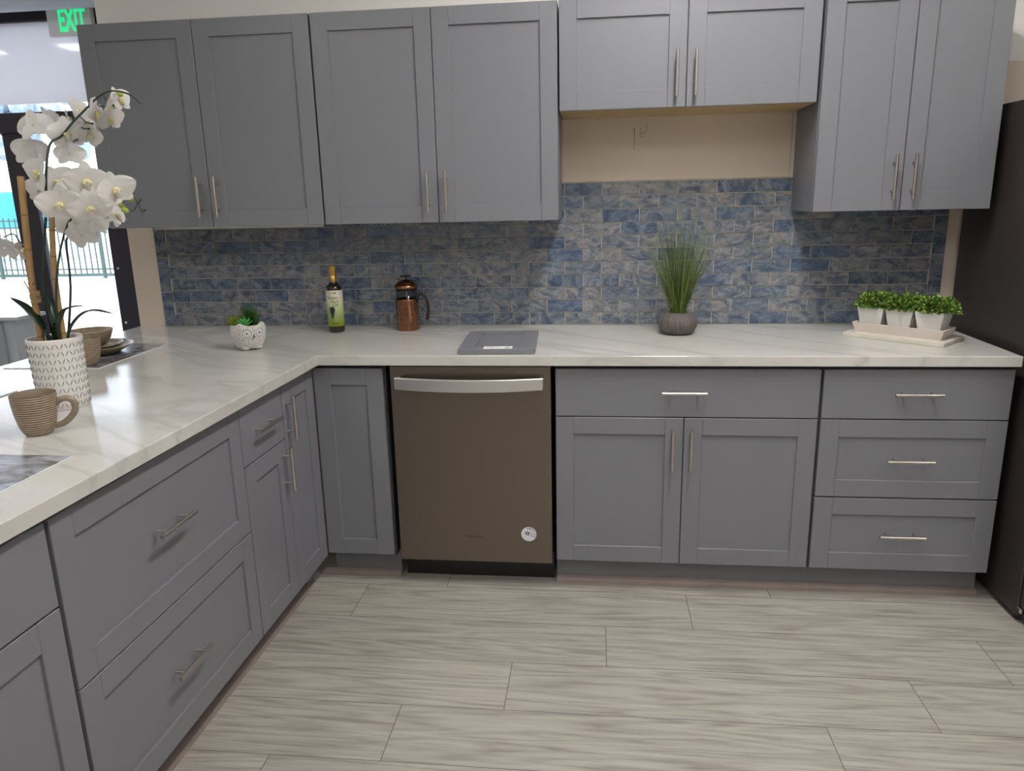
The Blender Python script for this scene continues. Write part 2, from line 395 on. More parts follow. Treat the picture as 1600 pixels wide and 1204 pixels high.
# storefront
YS = 2.0
struct('wall_front', B(-6.5, -2.06, YS-.04, YS+.1, 2.76, CH), M['white_wall'])
def bar(x0, x1, z0, z1, d=.045): return B(x0, x1, YS-d, YS+d, z0, z1, bev=.004)
bm = NB()
for x0, x1, zt_ in ((-6.5, -6.38, 2.70), (-5.32, -5.2, 1.99), (-4.30, -4.115, 1.99), (-3.60, -3.425, 2.70)): box(bm, x0, x1, YS-.03, YS+.008, 0, zt_, bev=.004)
box(bm, -6.5, -2.06, YS-.055, YS+.055, 2.70, 2.76, bev=.004)
box(bm, -6.38, -3.6, YS-.05, YS+.05, 1.98, 2.115, bev=.004)
box(bm, -6.38, -3.6, YS-.05, YS+.05, 0, .10, bev=.004)
storefront = struct('window_1', bm, M['frame'])
for x0, x1 in ((-6.38, -5.32), (-5.2, -4.30), (-4.115, -3.60)):
    obj('glass_pane', B(x0, x1, YS-.004, YS+.004, .10, 1.98), M['pane'], storefront)
obj('transom_glass', B(-6.38, -3.60, YS-.004, YS+.004, 2.115, 2.175), M['pane'], storefront)
obj('frosted_panel', B(-6.38, -3.60, YS-.010, YS+.006, 2.175, 2.70), M['film'], storefront)
bm = NB()
for z in (.62, 1.02): tube(bm, [(-3.545, YS-.05, z), (-3.545, YS-.058, z)], .008, 10)
obj('screw', bm, M['steel'], storefront)
struct('wall_storefront_side', B(-3.425, -2.06, YS-.04, YS+.1, 0, 2.70), M['white_wall'])
# round duct above the storefront
bm = NB(); tube(bm, [(-6.4, 1.72, 2.79), (-2.2, 1.72, 2.79)], .085, 24)
tag(obj('air_duct', bm, M['duct']), 'pale blue-grey round duct running under the ceiling above the dark storefront', 'duct')

# exit sign
ex = thing('exit_sign', 'white exit sign with green letters, half behind the leftmost wall cabinet', 'sign', (-3.605, YS-.075, 2.585))
obj('housing', B(-.160, .160, -.022, .022, 0, .185, bev=.004), M['exitw'], ex)
bm = NB(); add_text(bm, 'EXIT', .200, Matrix.Translation((.022, -.0235, .092)) @ FRONT, extrude=.0012, sx=.50, offset=.0065, spacing=.96)
obj('lettering', bm, M['exitg'], ex)
obj('mounting_bracket', B(-.04, .04, -.015, .019, .185, .197), M['exitw'], ex)

# ceiling lights
def troffer(x, y, sx, sy, label, m_='lamp'):
    t = thing('ceiling_light', label, 'ceiling light', (x, y, CH), 0, 'recessed ceiling lights')
    bm = NB()
    for a in ((-sx/2-.03, sx/2+.03, -sy/2-.03, -sy/2), (-sx/2-.03, sx/2+.03, sy/2, sy/2+.03), (-sx/2-.03, -sx/2, -sy/2, sy/2), (sx/2, sx/2+.03, -sy/2, sy/2)):
        box(bm, *a, -.02, 0)
    obj('frame', bm, M['lampframe'], t)
    obj('diffuser', B(-sx/2, sx/2, -sy/2, sy/2, -.012, -.002), M[m_], t)
troffer(.32, -1.45, .22, 1.22, 'slim ceiling light over the aisle, nearest the wall cabinets', 'lamp_key')
troffer(.20, -3.60, .40, 1.22, 'ceiling light over the aisle just behind the camera')
troffer(.20, -5.40, .40, 1.00, 'rearmost ceiling light over the aisle')
troffer(2.35, -2.60, .40, 1.22, 'ceiling light on the fridge side of the room')
troffer(-2.10, -3.25, .50, 1.22, 'added fill light above the open end of the peninsula, brightening the left cabinets')  # unseen lamp, added and enlarged to brighten the left wall cabinets
troffer(-4.35, .25, 1.2, .30, 'ceiling light mirrored in the frosted panel above the shop door')
troffer(-6.0, .25, .8, .30, 'ceiling light at the far left corner near the shop window')

# ------------------------------------------------------------------ backsplash
TP, RP, TX, ZC = .1551, .0540, -1.4428, .9184
XL, XR, XBL, XBR = -2.0451, 1.3271, -1.9925, 1.2755
bs = thing('tile_backsplash', 'blue and grey swirled glass subway tile backsplash behind the counter', 'backsplash', (0, 0, ZC))
bm = NB(); lay = bm.loops.layers.float_color.new('tilecol')
def tile(x0, x1, z0, z1):
    if x1-x0 < .012 or z1-z0 < .008: return
    c = (random.random(), random.random(), random.random(), 1); g = .0013; t = .0011
    rx, rz = random.uniform(-.0005, .0005), random.uniform(-.0005, .0005)
    x0 += g; x1 -= g; z0 += g; z1 -= g
    o = [(x0, -.003, z0), (x1, -.003, z0), (x1, -.003, z1), (x0, -.003, z1)]
    i = [(x0+t, -.0078+rx+rz, z0+t), (x1-t, -.0078-rx+rz, z0+t), (x1-t, -.0078-rx-rz, z1-t), (x0+t, -.0078+rx-rz, z1-t)]
    vo = [bm.verts.new(q) for q in o]; vi = [bm.verts.new(q) for q in i]
    fs = [bm.faces.new(vi)]+[bm.faces.new((vo[k], vo[(k+1) % 4], vi[(k+1) % 4], vi[k])) for k in range(4)]
    for f in fs:
        for l in f.loops: l[lay] = c
ZT_LOW, ZT_HIGH = 1.3740-ZC, 1.5134-ZC
for r_ in range(0, 12):
    z0 = .0015+r_*RP; z1 = z0+RP; off = 0 if r_ % 2 == 0 else TP/2
    for k in range(-5, 19):
        x0 = TX+off+k*TP; x1 = x0+TP
        lo, hi = (XBL, XBR) if r_ < 9 else (-.30, .80)
        top = ZT_HIGH if r_ >= 9 else min(z1, ZT_HIGH)
        tile(max(x0, lo), min(x1, hi), z0, min(z1, top))
for x0, x1 in ((XL, XBL), (XBR, XR)):
    for k in range(4):
        z0 = .0015+k*TP-(.0 if x0 < 0 else .03); tile(x0, x1, max(z0, .0015), min(z0+TP, 9*RP))
obj('tiles', bm, M['tile'], bs, fixn=False)
bm = NB(); box(bm, XL, XR, -.0045, -.0005, 0, 9*RP); box(bm, -.30, .80, -.0045, -.0005, 9*RP, ZT_HIGH+.001)
obj('grout', bm, M['grout'], bs)
# rough plaster edge above the tile and pencil marks on the wall
bm = NB()
pts = [(-.22+i*.03, -.002, 1.5150+random.uniform(-.0012, .002)) for i in range(32)]
tube(bm, pts, .0018, 5)
tube(bm, [(.700, -.0015, 1.53), (.702, -.0015, 1.70), (.699, -.0015, 1.764)], .0016, 5)
struct('trim_1', bm, M['grout'])
bm = NB()
tube(bm, [(.070, -.0012, 1.712), (.082, -.0012, 1.722), (.083, -.0012, 1.66), (.081, -.0012, 1.638)], .0008, 5)
tube(bm, catmull([(.112, -.0012, 1.722), (.104, -.0012, 1.712), (.112, -.0012, 1.702), (.124, -.0012, 1.710), (.122, -.0012, 1.694), (.110, -.0012, 1.688), (.104, -.0012, 1.697), (.112, -.0012, 1.702)], 4), .0008, 5)
tube(bm, [(.131, -.0012, 1.74), (.132, -.0012, 1.712)], .0008, 5)
struct('trim_2', bm, mat('pencil', (.22, .19, .17), .8))

# ------------------------------------------------------------------ cabinets
YF = -.635
def shaker_bm(x0, x1, z0, z1, st=.0635, slab=False, rail=None):
    bm = NB(); y0, y1 = 0, .019; bv = .0013; rail = rail or st
    if slab: box(bm, x0, x1, y0, y1, z0, z1, bev=.0018)
    else:
        box(bm, x0, x0+st, y0, y1, z0, z1, bev=bv); box(bm, x1-st, x1, y0, y1, z0, z1, bev=bv)
        box(bm, x0+st, x1-st, y0, y1, z0, z0+rail, bev=bv); box(bm, x0+st, x1-st, y0, y1, z1-rail, z1, bev=bv)
        box(bm, x0+st-.004, x1-st+.004, .0075, .015, z0+rail-.004, z1-rail+.004)
    return bm
def pull_bm(x, z, o, ln=.155):
    bm = NB(); h = ln/2; p = .048; r = .0058
    if o == 'h':
        tube(bm, [(x-h, -.032, z), (x+h, -.032, z)], r, 14)
        for s in (-p, p): tube(bm, [(x+s, 0, z), (x+s, -.030, z)], .0042, 10)
    else:
        tube(bm, [(x, -.032, z-h), (x, -.032, z+h)], r, 14)
        for s in (-p, p): tube(bm, [(x, 0, z+s), (x, -.030, z+s)], .0042, 10)
    return bm
def cabinet(name, label, cat, x0, x1, z0, z1, depth, fronts, place, toe=False, group=None, maple=False):
    """place(x, z) -> (world location, rz).  Fronts in run coordinates: (kind, x0, x1, z0, z1, handle)"""
    xc = (x0+x1)/2; loc, rz = place(xc, 0 if toe else z0); zb = 0 if toe else z0
    t = thing(name, label, cat, loc, rz, group)
    w = (x1-x0)/2
    if toe:
        obj('body', B(-w, w, .0205, depth, .112, z1, bev=.001), M['carcass'], t)
        obj('toe_kick', B(-w, w, .072, .09, 0.0, .112), M['paint'], t)
    else:
        bm = NB(); box(bm, -w, w, .0205, depth, 0, z1-z0, bev=.001)
        o = obj('body', bm, [M['paint'], M['maple']], t)
        if maple:
            for p in o.data.polygons:
                if p.normal.z < -.9: p.material_index = 1
    for kind, a, b_, c, d, h in fronts:
        nm = {'door': 'door', 'drawer': 'drawer_front', 'sdrawer': 'drawer_front'}[kind]
        f = obj(nm, shaker_bm(a-xc, b_-xc, c-zb, d-zb, slab=(kind == 'drawer'), st=.0635), M['paint'], t)
        if h: obj('handle', pull_bm(h[0]-xc, h[1]-zb, h[2]), M['steel'], f)
    return t
back = lambda x, z: ((x, YF, z), 0)
upper = lambda x, z: ((x, -.325, z), 0)
ZU, ZUT, G = 1.3739, 2.1364, .0015
cabinet('wall_cabinet', 'grey two-door wall cabinet at the far left, behind the orchid', 'wall cabinet', -2.0488, -1.1330, ZU, ZUT, .325,
        [('door', -2.0488, -1.5894-G, ZU, ZUT, (-1.6255, 1.489, 'v')), ('door', -1.5894+G, -1.1335, ZU, ZUT, (-1.5535, 1.489, 'v'))], upper, group='grey wall cabinets')
cabinet('wall_cabinet', 'grey two-door wall cabinet above the bottle and coffee press', 'wall cabinet', -1.1266, -.2125, ZU, ZUT, .325,
        [('door', -1.1262, -.6722-G, ZU, ZUT, (-.7075, 1.487, 'v')), ('door', -.6722+G, -.213, ZU, ZUT, (-.637, 1.487, 'v'))], upper, group='grey wall cabinets')
cabinet('wall_cabinet', 'short grey two-door wall cabinet above the bare beige wall strip', 'wall cabinet', -.2075, .7035, 1.764, ZUT, .325,
        [('door', -.2065, .2475-G, 1.764, ZUT, (.2115, 1.876, 'v')), ('door', .2475+G, .7015, 1.764, ZUT, (.2775, 1.876, 'v'))], upper, group='grey wall cabinets', maple=True)
cabinet('wall_cabinet', 'grey two-door wall cabinet at the right, beside the dark fridge', 'wall cabinet', .7155, 1.3240, 1.3852, ZUT+.011, .325,
        [('door', .716, 1.0170-G, 1.3852, ZUT+.011, (.9815, 1.502, 'v')), ('door', 1.0170+G, 1.3235, 1.3852, ZUT+.011, (1.0475, 1.502, 'v'))], upper, group='grey wall cabinets')
tag(obj('light_strip', B(-1.86, -1.15, -.298, -.285, ZU-.009, ZU-.0005), M['lampframe']), 'thin pale strip under the far left wall cabinet', 'light strip')

ZT, ZB, ZD, ZD2, CT = .8667, .122, .6887, .3999, .8824
cabinet('base_cabinet', 'wide grey sink base cabinet with one long drawer front over two doors', 'base cabinet', -.2150, .7045, 0, CT, .615,
        [('drawer', -.2117, .7009, ZD+.0028, ZT, (.2395, .785, 'h')), ('door', -.2117, .2435-G, ZB, ZD-.001, (.204, .5755, 'v')), ('door', .2435+G, .7009, ZB, ZD-.001, (.2685, .5755, 'v'))],
        back, toe=True, group='grey base cabinets')
cabinet('base_cabinet', 'grey three-drawer base cabinet beside the fridge', 'base cabinet', .7055, 1.3255, 0, CT, .615,
        [('drawer', .7116, 1.3241, ZD+.0028, ZT, (1.016, .785, 'h')), ('sdrawer', .7116, 1.3241, ZD2+.0025, ZD-.001, (1.013, .546, 'h')), ('sdrawer', .7116, 1.3241, ZB, ZD2-.0025, (1.013, .2635, 'h'))],
        back, toe=True, group='grey base cabinets')
# corner filler cabinet, left of the dishwasher
c = cabinet('corner_cabinet', 'narrow grey shaker panel in the inside corner, left of the dishwasher', 'corner cabinet', -1.1085, -.838, 0, CT, .615,
        [('door', -1.1085, -.846, ZB, ZT-.001, None)], back, toe=True, group='grey base cabinets')

# peninsula run, turned 1.2 degrees
PA = R(90)-.0215
P0 = Vector((-1.1115, YF, 0)); PX = Vector((math.cos(PA), math.sin(PA), 0))
pen = lambda x, z: (tuple(P0+PX*x+Vector((0, 0, z))), PA)
def py(y): return (y-YF)/math.sin(PA)
ZBL, ZDL, ZD2L = .1136, .683, .4788
cabinet('base_cabinet', 'narrow grey full-height door cabinet at the inner end of the peninsula', 'base cabinet', py(-.909), py(-.637), 0, CT, .60,
        [('door', py(-.9075), py(-.640), ZBL, ZT, (py(-.938)+.052, .752, 'v'))], pen, toe=True, group='grey base cabinets')
cabinet('base_cabinet', 'narrow grey peninsula cabinet with a small drawer above one door', 'base cabinet', py(-1.2045), py(-.910), 0, CT, .60,
        [('drawer', py(-1.2005), py(-.9125), ZDL+.002, ZT, (py(-1.060), .780, 'h')), ('door', py(-1.2005), py(-.9125), ZBL, ZDL-.002, (py(-.941), .585, 'v'))], pen, toe=True, group='grey base cabinets')
cabinet('base_cabinet', 'wide grey peninsula cabinet with two deep drawers', 'base cabinet', py(-1.9855), py(-1.2055), 0, CT, .60,
        [('sdrawer', py(-1.981), py(-1.2055), ZD2L+.002, ZT, (py(-1.608), .690, 'h')), ('sdrawer', py(-1.981), py(-1.2055), ZBL, ZD2L-.002, (py(-1.616), .305, 'h'))], pen, toe=True, group='grey base cabinets')
cabinet('base_cabinet', 'grey peninsula cabinet at the lower left edge, one drawer over one door', 'base cabinet', py(-2.60), py(-1.9865), 0, CT, .60,
        [('drawer', py(-2.595), py(-1.9925), ZDL+.002, ZT, (py(-2.294), .780, 'h')), ('door', py(-2.595), py(-1.9925), ZBL, ZDL-.002, (py(-2.555), .585, 'v'))], pen, toe=True, group='grey base cabinets')
bp_ = thing('peninsula_back_panel', 'grey panel closing the seating side of the peninsula', 'panel', pen(py(-1.62), 0)[0], PA)
obj('panel', B(-.97, .97, .603, .62, 0, CT), M['paint'], bp_)

# shoe mouldings
def shoe_bm(x0, x1):
    bm = NB(); pr = [(0, 0), (-.021, 0), (-.021, .012), (-.018, .02), (-.010, .025), (0, .027)]
    ends = []
    for x in (x0, x1): ends.append([bm.verts.new((x, y, z)) for y, z in pr])
    for k in range(len(pr)):
        bm.faces.new((ends[0][k], ends[0][(k+1) % len(pr)], ends[1][(k+1) % len(pr)], ends[1][k]))
    bm.faces.new(ends[0]); bm.faces.new(ends[1][::-1]); return bm
def place_shoe(n, x0, x1, run):
    o = struct('baseboard_'+n, shoe_bm(x0, x1), M['toe_dark']); loc, rz = run(0, 0)
    o.location = Vector(loc)+Matrix.Rotation(rz, 3, 'Z') @ Vector((0, .0715, 0)); o.rotation_euler = (0, 0, rz)
    return o
place_shoe('right', -.215, 1.3255, back); place_shoe('corner', -1.165, -.838, back); place_shoe('left', py(-2.60), -.075, pen)

# ------------------------------------------------------------------ countertop
bm = NB()
xf = lambda y: -1.080-.0300*(-.66-y)/1.0   # peninsula front edge
pts = [(-2.178, -.001), (1.327, -.001), (1.327, -.6600), (-1.078, -.6600), (xf(-2.70), -2.70), (-2.185, -2.70)]
z0, z1 = CT+.0004, .9184
vb = [bm.verts.new((x, y, z0)) for x, y in pts]; vt = [bm.verts.new((x, y, z1)) for x, y in pts]
bm.faces.new(vb); ft = bm.faces.new(vt)
for k in range(6): bm.faces.new((vb[k], vb[(k+1) % 6], vt[(k+1) % 6], vt[k]))
bmesh.ops.recalc_face_normals(bm, faces=bm.faces)
bmesh.ops.bevel(bm, geom=list(ft.edges), offset=.003, segments=3, affect='EDGES', profile=.5)
tag(obj('countertop', bm, M['marble']), 'white marble-look L-shaped countertop with grey veins', 'countertop')

# ------------------------------------------------------------------ dishwasher
dw = thing('dishwasher', 'bronze-toned stainless dishwasher under the counter, with a round sticker', 'dishwasher', (-.523, YF, 0))
hw = .2945
obj('tub', B(-.285, .285, .03, .60, .115, .868), M['black'], dw)
obj('door_panel', B(-hw, hw, -.004, .028, .106, .8765, bev=.004, seg=2), M['dw'], dw)
obj('toe_panel', B(-.296, .296, .085, .10, 0.001, .114), M['black'], dw)
bm = NB(); n = 24; secs = []
for i in range(n+1):
    s = -1+2*i/n; x = s*.268; bow = .042+.014*(1-s*s); hh = .0215+.0015*(1-s*s); zc = .8195-.006*(1-s*s)
    secs.append([(x, -bow, zc-hh), (x, -bow-.002, zc-hh+.003), (x, -bow-.002, zc+hh-.003), (x, -bow, zc+hh), (x, -bow+.008, zc+hh), (x, -bow+.008, zc-hh)])
secs = [[bm.verts.new(q) for q in s] for s in secs]
for a, b_ in zip(secs[:-1], secs[1:]):
    for k in range(6): bm.faces.new((a[k], a[(k+1) % 6], b_[(k+1) % 6], b_[k]))
bm.faces.new(secs[0]); bm.faces.new(secs[-1][::-1])
for s in (-1, 1): box(bm, s*.262-.006, s*.262+.006, -.036, -.0045, .802, .836)
obj('handle', bm, M['dwh'], dw)
bm = NB(); add_text(bm, 'Whirlpool', .0155, Matrix.Translation((-.002, -.0046, .211)) @ FRONT, extrude=.0004, sx=1.0, spacing=1.0)
obj('logo_lettering', bm, mat('logo_grey', (.10, .085, .07), .3, .8), dw)
bm = NB(); BX, BZ = .206, .227
def sdisc(r, y, mi, cx=BX, cz=BZ, n=40): disc(bm, (cx, y, cz), r, n, mi)
vs0 = len(bm.verts); lathe(bm, [(.0285, 0), (.0285, .0008)], 40, 0, capb=True, capt=True)
for v in bm.verts: v.co = Vector((BX+v.co.x, -.0041-v.co.z, BZ+v.co.y))
sdisc(.0185, -.00505, 1); sdisc(.0178, -.00510, 0)
add = 0
for i, ch in enumerate('AMERICA'):
    a = R(100-i*21); q = Matrix.Translation((BX+.0232*math.cos(a), -.0052, BZ+.0232*math.sin(a))) @ FRONT @ Matrix.Rotation(a-PI/2, 4, 'Z')
    add_text(bm, ch, .0092, q, mi=1, extrude=.0002, offset=.0003)
for i in range(14):  # small ring text ticks
    a = R(140+i*13); tube(bm, [(BX+.0215*math.cos(a), -.0052, BZ+.0215*math.sin(a)), (BX+.0245*math.cos(a), -.0052, BZ+.0245*math.sin(a))], .0006, 4, mi=3)
# flag motif
disc(bm, (BX-.006, -.0053, BZ+.003), .0085, 5, 1); disc(bm, (BX-.006, -.0054, BZ+.003), .0035, 5, 0)
for j, (c_, dz) in enumerate(((1, .008), (2, .0035), (2, -.003), (1, -.008))):
    tube(bm, catmull([(BX-.003, -.0053, BZ+dz), (BX+.005, -.0053, BZ+dz+.0012), (BX+.014, -.0053, BZ+dz*.7-.004)], 4), .0013, 5, mi=c_, flat=.3)
obj('round_sticker', bm, [M['white_lab'], M['navy'], M['red'], M['pot_groove']], dw)

# ------------------------------------------------------------------ fridge
fr = thing('refrigerator', 'tall dark stainless refrigerator at the right edge of the counter', 'refrigerator', (1.815, 0, 0))
obj('body', B(-.445, .445, -.762, -.02, .030, 1.746, bev=.003), M['fridge'], fr)
for s, nm in ((-1, 0), (1, 1)):
    d_ = obj('door', B(-.445 if s < 0 else .002, -.002 if s < 0 else .445, -.846, -.774, .62, 1.742, bev=.006, seg=2), M['fridge'], fr)
    bm = NB(); x = s*.045; tube(bm, [(x, -.892, .80), (x, -.892, 1.50)], .010, 12)
    for z in (.84, 1.46): tube(bm, [(x, -.846, z), (x, -.890, z)], .007, 8)
    obj('handle', bm, M['steel'], d_)
dr = obj('freezer_drawer', B(-.445, .445, -.846, -.774, .075, .612, bev=.006, seg=2), M['fridge'], fr)
bm = NB(); tube(bm, [(-.34, -.892, .55), (.34, -.892, .55)], .010, 12)
for x in (-.30, .30): tube(bm, [(x, -.846, .55), (x, -.890, .55)], .007, 8)
obj('handle', bm, M['steel'], dr)
obj('base_grille', B(-.43, .43, -.80, -.764, .028, .070), M['black'], fr)
for x, y in ((-.41, -.72), (.41, -.72), (-.41, -.08), (.41, -.08)):
    bm = NB(); lathe(bm, [(.016, 0), (.016, .022), (.010, .022), (.010, .031)], 12, cx=x, cy=y, capt=True); obj('foot', bm, M['black'], fr)
bm = NB(); lathe(bm, [(.007, .045), (.007, .062)], 12, cx=-.435, cy=-.770, capt=True); box(bm, -.444, -.425, -.776, -.764, .062, .066)
obj('hinge', bm, M['steel'], fr)

# ------------------------------------------------------------------ counter things
ZK = .9186
# sample door
sdn = thing('sample_door', 'small grey sample cabinet door lying flat on the counter above the dishwasher', 'sample door', (-.4305, -.4475, ZK), R(2.4))
W2, D2 = .139, .190
bm = shaker_bm(-W2, W2, -D2, D2, st=.058)
for v in bm.verts: v.co = Vector((v.co.x, v.co.z, .0195-v.co.y))
obj('panel', bm, M['paint'], sdn)
bm = NB(); box(bm, -.047, .056, -.182, -.140, .01955, .0199, mi=0)
for i in range(3): box(bm, -.040, -.040+(.05, .085, .03)[i], -.150-i*.010, -.1475-i*.010, .0199, .02005, mi=1)
box(bm, .030, .045, -.172, -.162, .0199, .02005, mi=1)
obj('sticker', bm, [M['white_lab'], M['pot_groove']], sdn)

# oil bottle
bt = thing('oil_bottle', 'dark glass oil bottle with gold cap and green grape label', 'bottle', (-1.1735, -.16, ZK))
bm = NB()
lathe(bm, [(.029, 0), (.0335, .003), (.0345, .010), (.0345, .182), (.0335, .190), (.029, .199), (.020, .206), (.0155, .214), (.0140, .230), (.0140, .262), (.010, .264)], 40, capt=True)
obj('glass_body', bm, M['bottle'], bt)
bm = NB(); lathe(bm, [(.0155, .214), (.0158, .240), (.0148, .241), (.0160, .242), (.0162, .277), (.0152, .281), (.004, .281)], 32, capb=False, capt=True)
obj('cap', bm, M['gold'], bt)
bm = NB(); lathe(bm, [(.0346, .028), (.0350, .028), (.0350, .180), (.0346, .180)], 48, capb=False); obj('label', bm, M['oil_label'], bt)
bm = NB(); A0 = math.atan2(-3.08, 1.10)-.22; RW = .0352
bm.free()
for txt, sz, zc_, dx_ in (('Grape', .019, .150, -.002), ('Seed', .019, .135, .006), ('Oil', .021, .119, .010)):
    bm = NB(); add_text(bm, txt, sz, None, wrap=(RW, A0, zc_, dx_), sx=.9); obj('label_text', bm, M['ink'], bt)
for x0_, x1_, z_, h_ in ((-.018, .004, .1690, .0009), (.006, .013, .1695, .0030), (-.014, .018, .0420, .0009), (-.012, .016, .0350, .0007)):
    bm = NB(); tube(bm, [((RW-.0001)*math.cos(A0+(x0_+(x1_-x0_)*q/8)/RW), (RW-.0001)*math.sin(A0+(x0_+(x1_-x0_)*q/8)/RW), z_) for q in range(9)], h_, 6, flat=1.0)
    obj('label_print', bm, M['ink'], bt)
bm = NB()
for r_, row in enumerate((3, 4, 4, 3, 3, 2, 2, 1)):
    for k in range(row):
        a = A0+((k-(row-1)/2)*.0058-.006)/RW; z = .108-r_*.0062
        ellipsoid(bm, (RW*math.cos(a), RW*math.sin(a), z), (.0033, .0033, .0034), u=8, v=6)
obj('grape_print', bm, mat('grape_purple', (.025, .02, .045), .5), bt)

# french press
fp = thing('french_press', 'copper French press coffee maker with a black handle', 'coffee press', (-.872, -.112, ZK))
bm = NB(); lathe(bm, [(.044, .004), (.0455, .002), (.0455, .186), (.0440, .186), (.0440, .004)], 40, capb=False); obj('glass_beaker', bm, M['glass'], fp)
bm = NB(); lathe(bm, [(.046, 0), (.0478, .001), (.0478, .128), (.0492, .130), (.0492, .135), (.0466, .135), (.0466, .001)], 48, capb=True)
for r_ in range(5):
    for k in range(12):
        a = 2*PI*k/12+.11; z = .026+r_*.0225
        ellipsoid(bm, (.0478*math.cos(a), .0478*math.sin(a), z), (.0022, .0022, .0034), u=8, v=6, mi=1)
        bm.verts.ensure_lookup_table()
obj('copper_sleeve', bm, [M['copper'], M['black']], fp)
bm = NB(); lathe(bm, [(.0485, .180), (.0500, .182), (.0500, .187), (.047, .192), (.041, .200), (.031, .208), (.018, .2135), (.004, .2155)], 48, capb=True, capt=True); obj('lid', bm, M['copper_lid'], fp)
bm = NB(); lathe(bm, [(.0445, .168), (.0445, .180)], 40, capb=True, capt=True); obj('lid_rim', bm, M['black'], fp)
bm = NB(); lathe(bm, [(.004, .215), (.004, .224), (.008, .226), (.022, .2265), (.0245, .229), (.022, .2325), (.004, .234)], 28, capt=True); obj('plunger_knob', bm, M['black'], fp)
bm = NB(); tube(bm, [(0, 0, .02), (0, 0, .19)], .002, 8); obj('plunger_rod', bm, M['steel'], fp)
bm = NB(); tube(bm, catmull([(.046, -.004, .118), (.050, -.005, .145), (.058, -.006, .153), (.074, -.008, .148), (.088, -.009, .125), (.093, -.010, .095), (.091, -.010, .065), (.087, -.010, .045)], 5), .0058, 10, flat=1.1)
obj('handle', bm, M['black'], fp)

# grass plant in ribbed vase
gp = thing('potted_grass', 'tall artificial green grass in a round grey ribbed vase', 'potted plant', (.2545, -.225, ZK))
bm = NB(); prof = [(.040, .000), (.052, .003), (.064, .014), (.0725, .030), (.0745, .044), (.072, .058), (.064, .072), (.052, .081), (.040, .086), (.036, .086), (.034, .078)]
n = 64; rings = []
for r_, z in prof:
    rings.append([bm.verts.new(((r_*(1+.018*math.cos(i*PI)))*math.cos(2*PI*i/n), (r_*(1+.018*math.cos(i*PI)))*math.sin(2*PI*i/n), z)) for i in range(n)])
for a, b_ in zip(rings[:-1], rings[1:]):
    for i in range(n): bm.faces.new((a[i], a[(i+1) % n], b_[(i+1) % n], b_[i]))
bm.faces.new(rings[0][::-1]); obj('vase', bm, M['grey_vase'], gp)
bm = NB(); lathe(bm, [(.001, .076), (.034, .078)], 24, capb=False); obj('soil', bm, M['soil'], gp)
bm = NB()
random.seed(21)
for i in range(330):
    a = random.random()*2*PI; r0 = random.random()**.6*.027
    lean = random.random()**.8*.40 * (1 if random.random() < .93 else 1.3); ln = random.uniform(.22, .42)
    if lean > .30: ln *= .88
    b0 = Vector((r0*math.cos(a), r0*math.sin(a), .074)); d0 = Vector((math.cos(a+random.uniform(-.5, .5))*lean, math.sin(a)*lean*.5, 1)).normalized()
    p1 = b0+d0*ln*.5; p2 = b0+d0*ln+Vector((math.cos(a)*lean*.04, math.sin(a)*lean*.03, -lean*.02)); w = random.uniform(.0012, .0023)
    if b0.y > 0: p2.y = min(p2.y, .18)
    tube(bm, catmull([b0, p1, p2], 3), [w, w*1.1, w, w*.9, w*.75, w*.55, .0003], 4, mi=random.choice((0, 0, 0, 1, 1, 2)), flat=.35)
obj('grass_blades', bm, M['grass'], gp)
bm = NB()
tube(bm, catmull([(.01, 0, .08), (.055, -.01, .20), (.085, -.01, .235), (.115, 0, .28), (.105, 0, .33), (.108, 0, .36)], 4), [.0012, .0005], 5)
tube(bm, catmull([(-.01, 0, .08), (-.02, -.02, .22), (-.045, -.02, .36)], 4), [.0011, .0005], 5)
tube(bm, catmull([(.0, 0, .08), (.03, -.02, .25), (.04, -.02, .36)], 4), [.0011, .0005], 5)
tube(bm, catmull([(.115, 0, .28), (.14, 0, .31), (.15, .0, .33)], 3), [.0006, .0003], 4)
obj('twig', bm, M['twig'], gp)

# marble board, trough, three boxwoods
TR = R(-42); cb = Vector((1.070, -.325, 0))
brd = thing('marble_board', 'pale rectangular stone board under the planter trough', 'board', (cb.x, cb.y, ZK), TR)
obj('slab', B(-.180, .180, -.095, .095, 0, .0145, bev=.0015), M['slab'], brd)
tro = thing('planter_trough', 'long whitewashed wooden trough holding three square pots', 'planter', (cb.x, cb.y, ZK+.0148), TR)
bm = NB()
def frust(bm, wx0, wy0, wx1, wy1, z0, z1, th, mi=0, floor=.006):
    def ring(wx, wy, z): return [bm.verts.new(q) for q in ((-wx, -wy, z), (wx, -wy, z), (wx, wy, z), (-wx, wy, z))]
    a = ring(wx0, wy0, z0); b_ = ring(wx1, wy1, z1); c_ = ring(wx1-th, wy1-th, z1); d_ = ring(wx0-th, wy0-th, z0+floor)
    for p, q in ((a, b_), (b_, c_), (c_, d_)):
        for k in range(4): bm.faces.new((p[k], p[(k+1) % 4], q[(k+1) % 4], q[k])).material_index = mi
    bm.faces.new(a[::-1]); bm.faces.new(d_)
frust(bm, .152, .050, .163, .060, 0, .036, .007); obj('box', bm, M['white_wood'], tro)
bm = NB()
for x, y in ((-.076, -.0545), (.08, -.0553)):
    lathe(bm, [(.0016, 0), (.0016, .003)], 8, capt=True)
bmesh.ops.delete(bm, geom=list(bm.verts), context='VERTS'); bm.free()
random.seed(5)
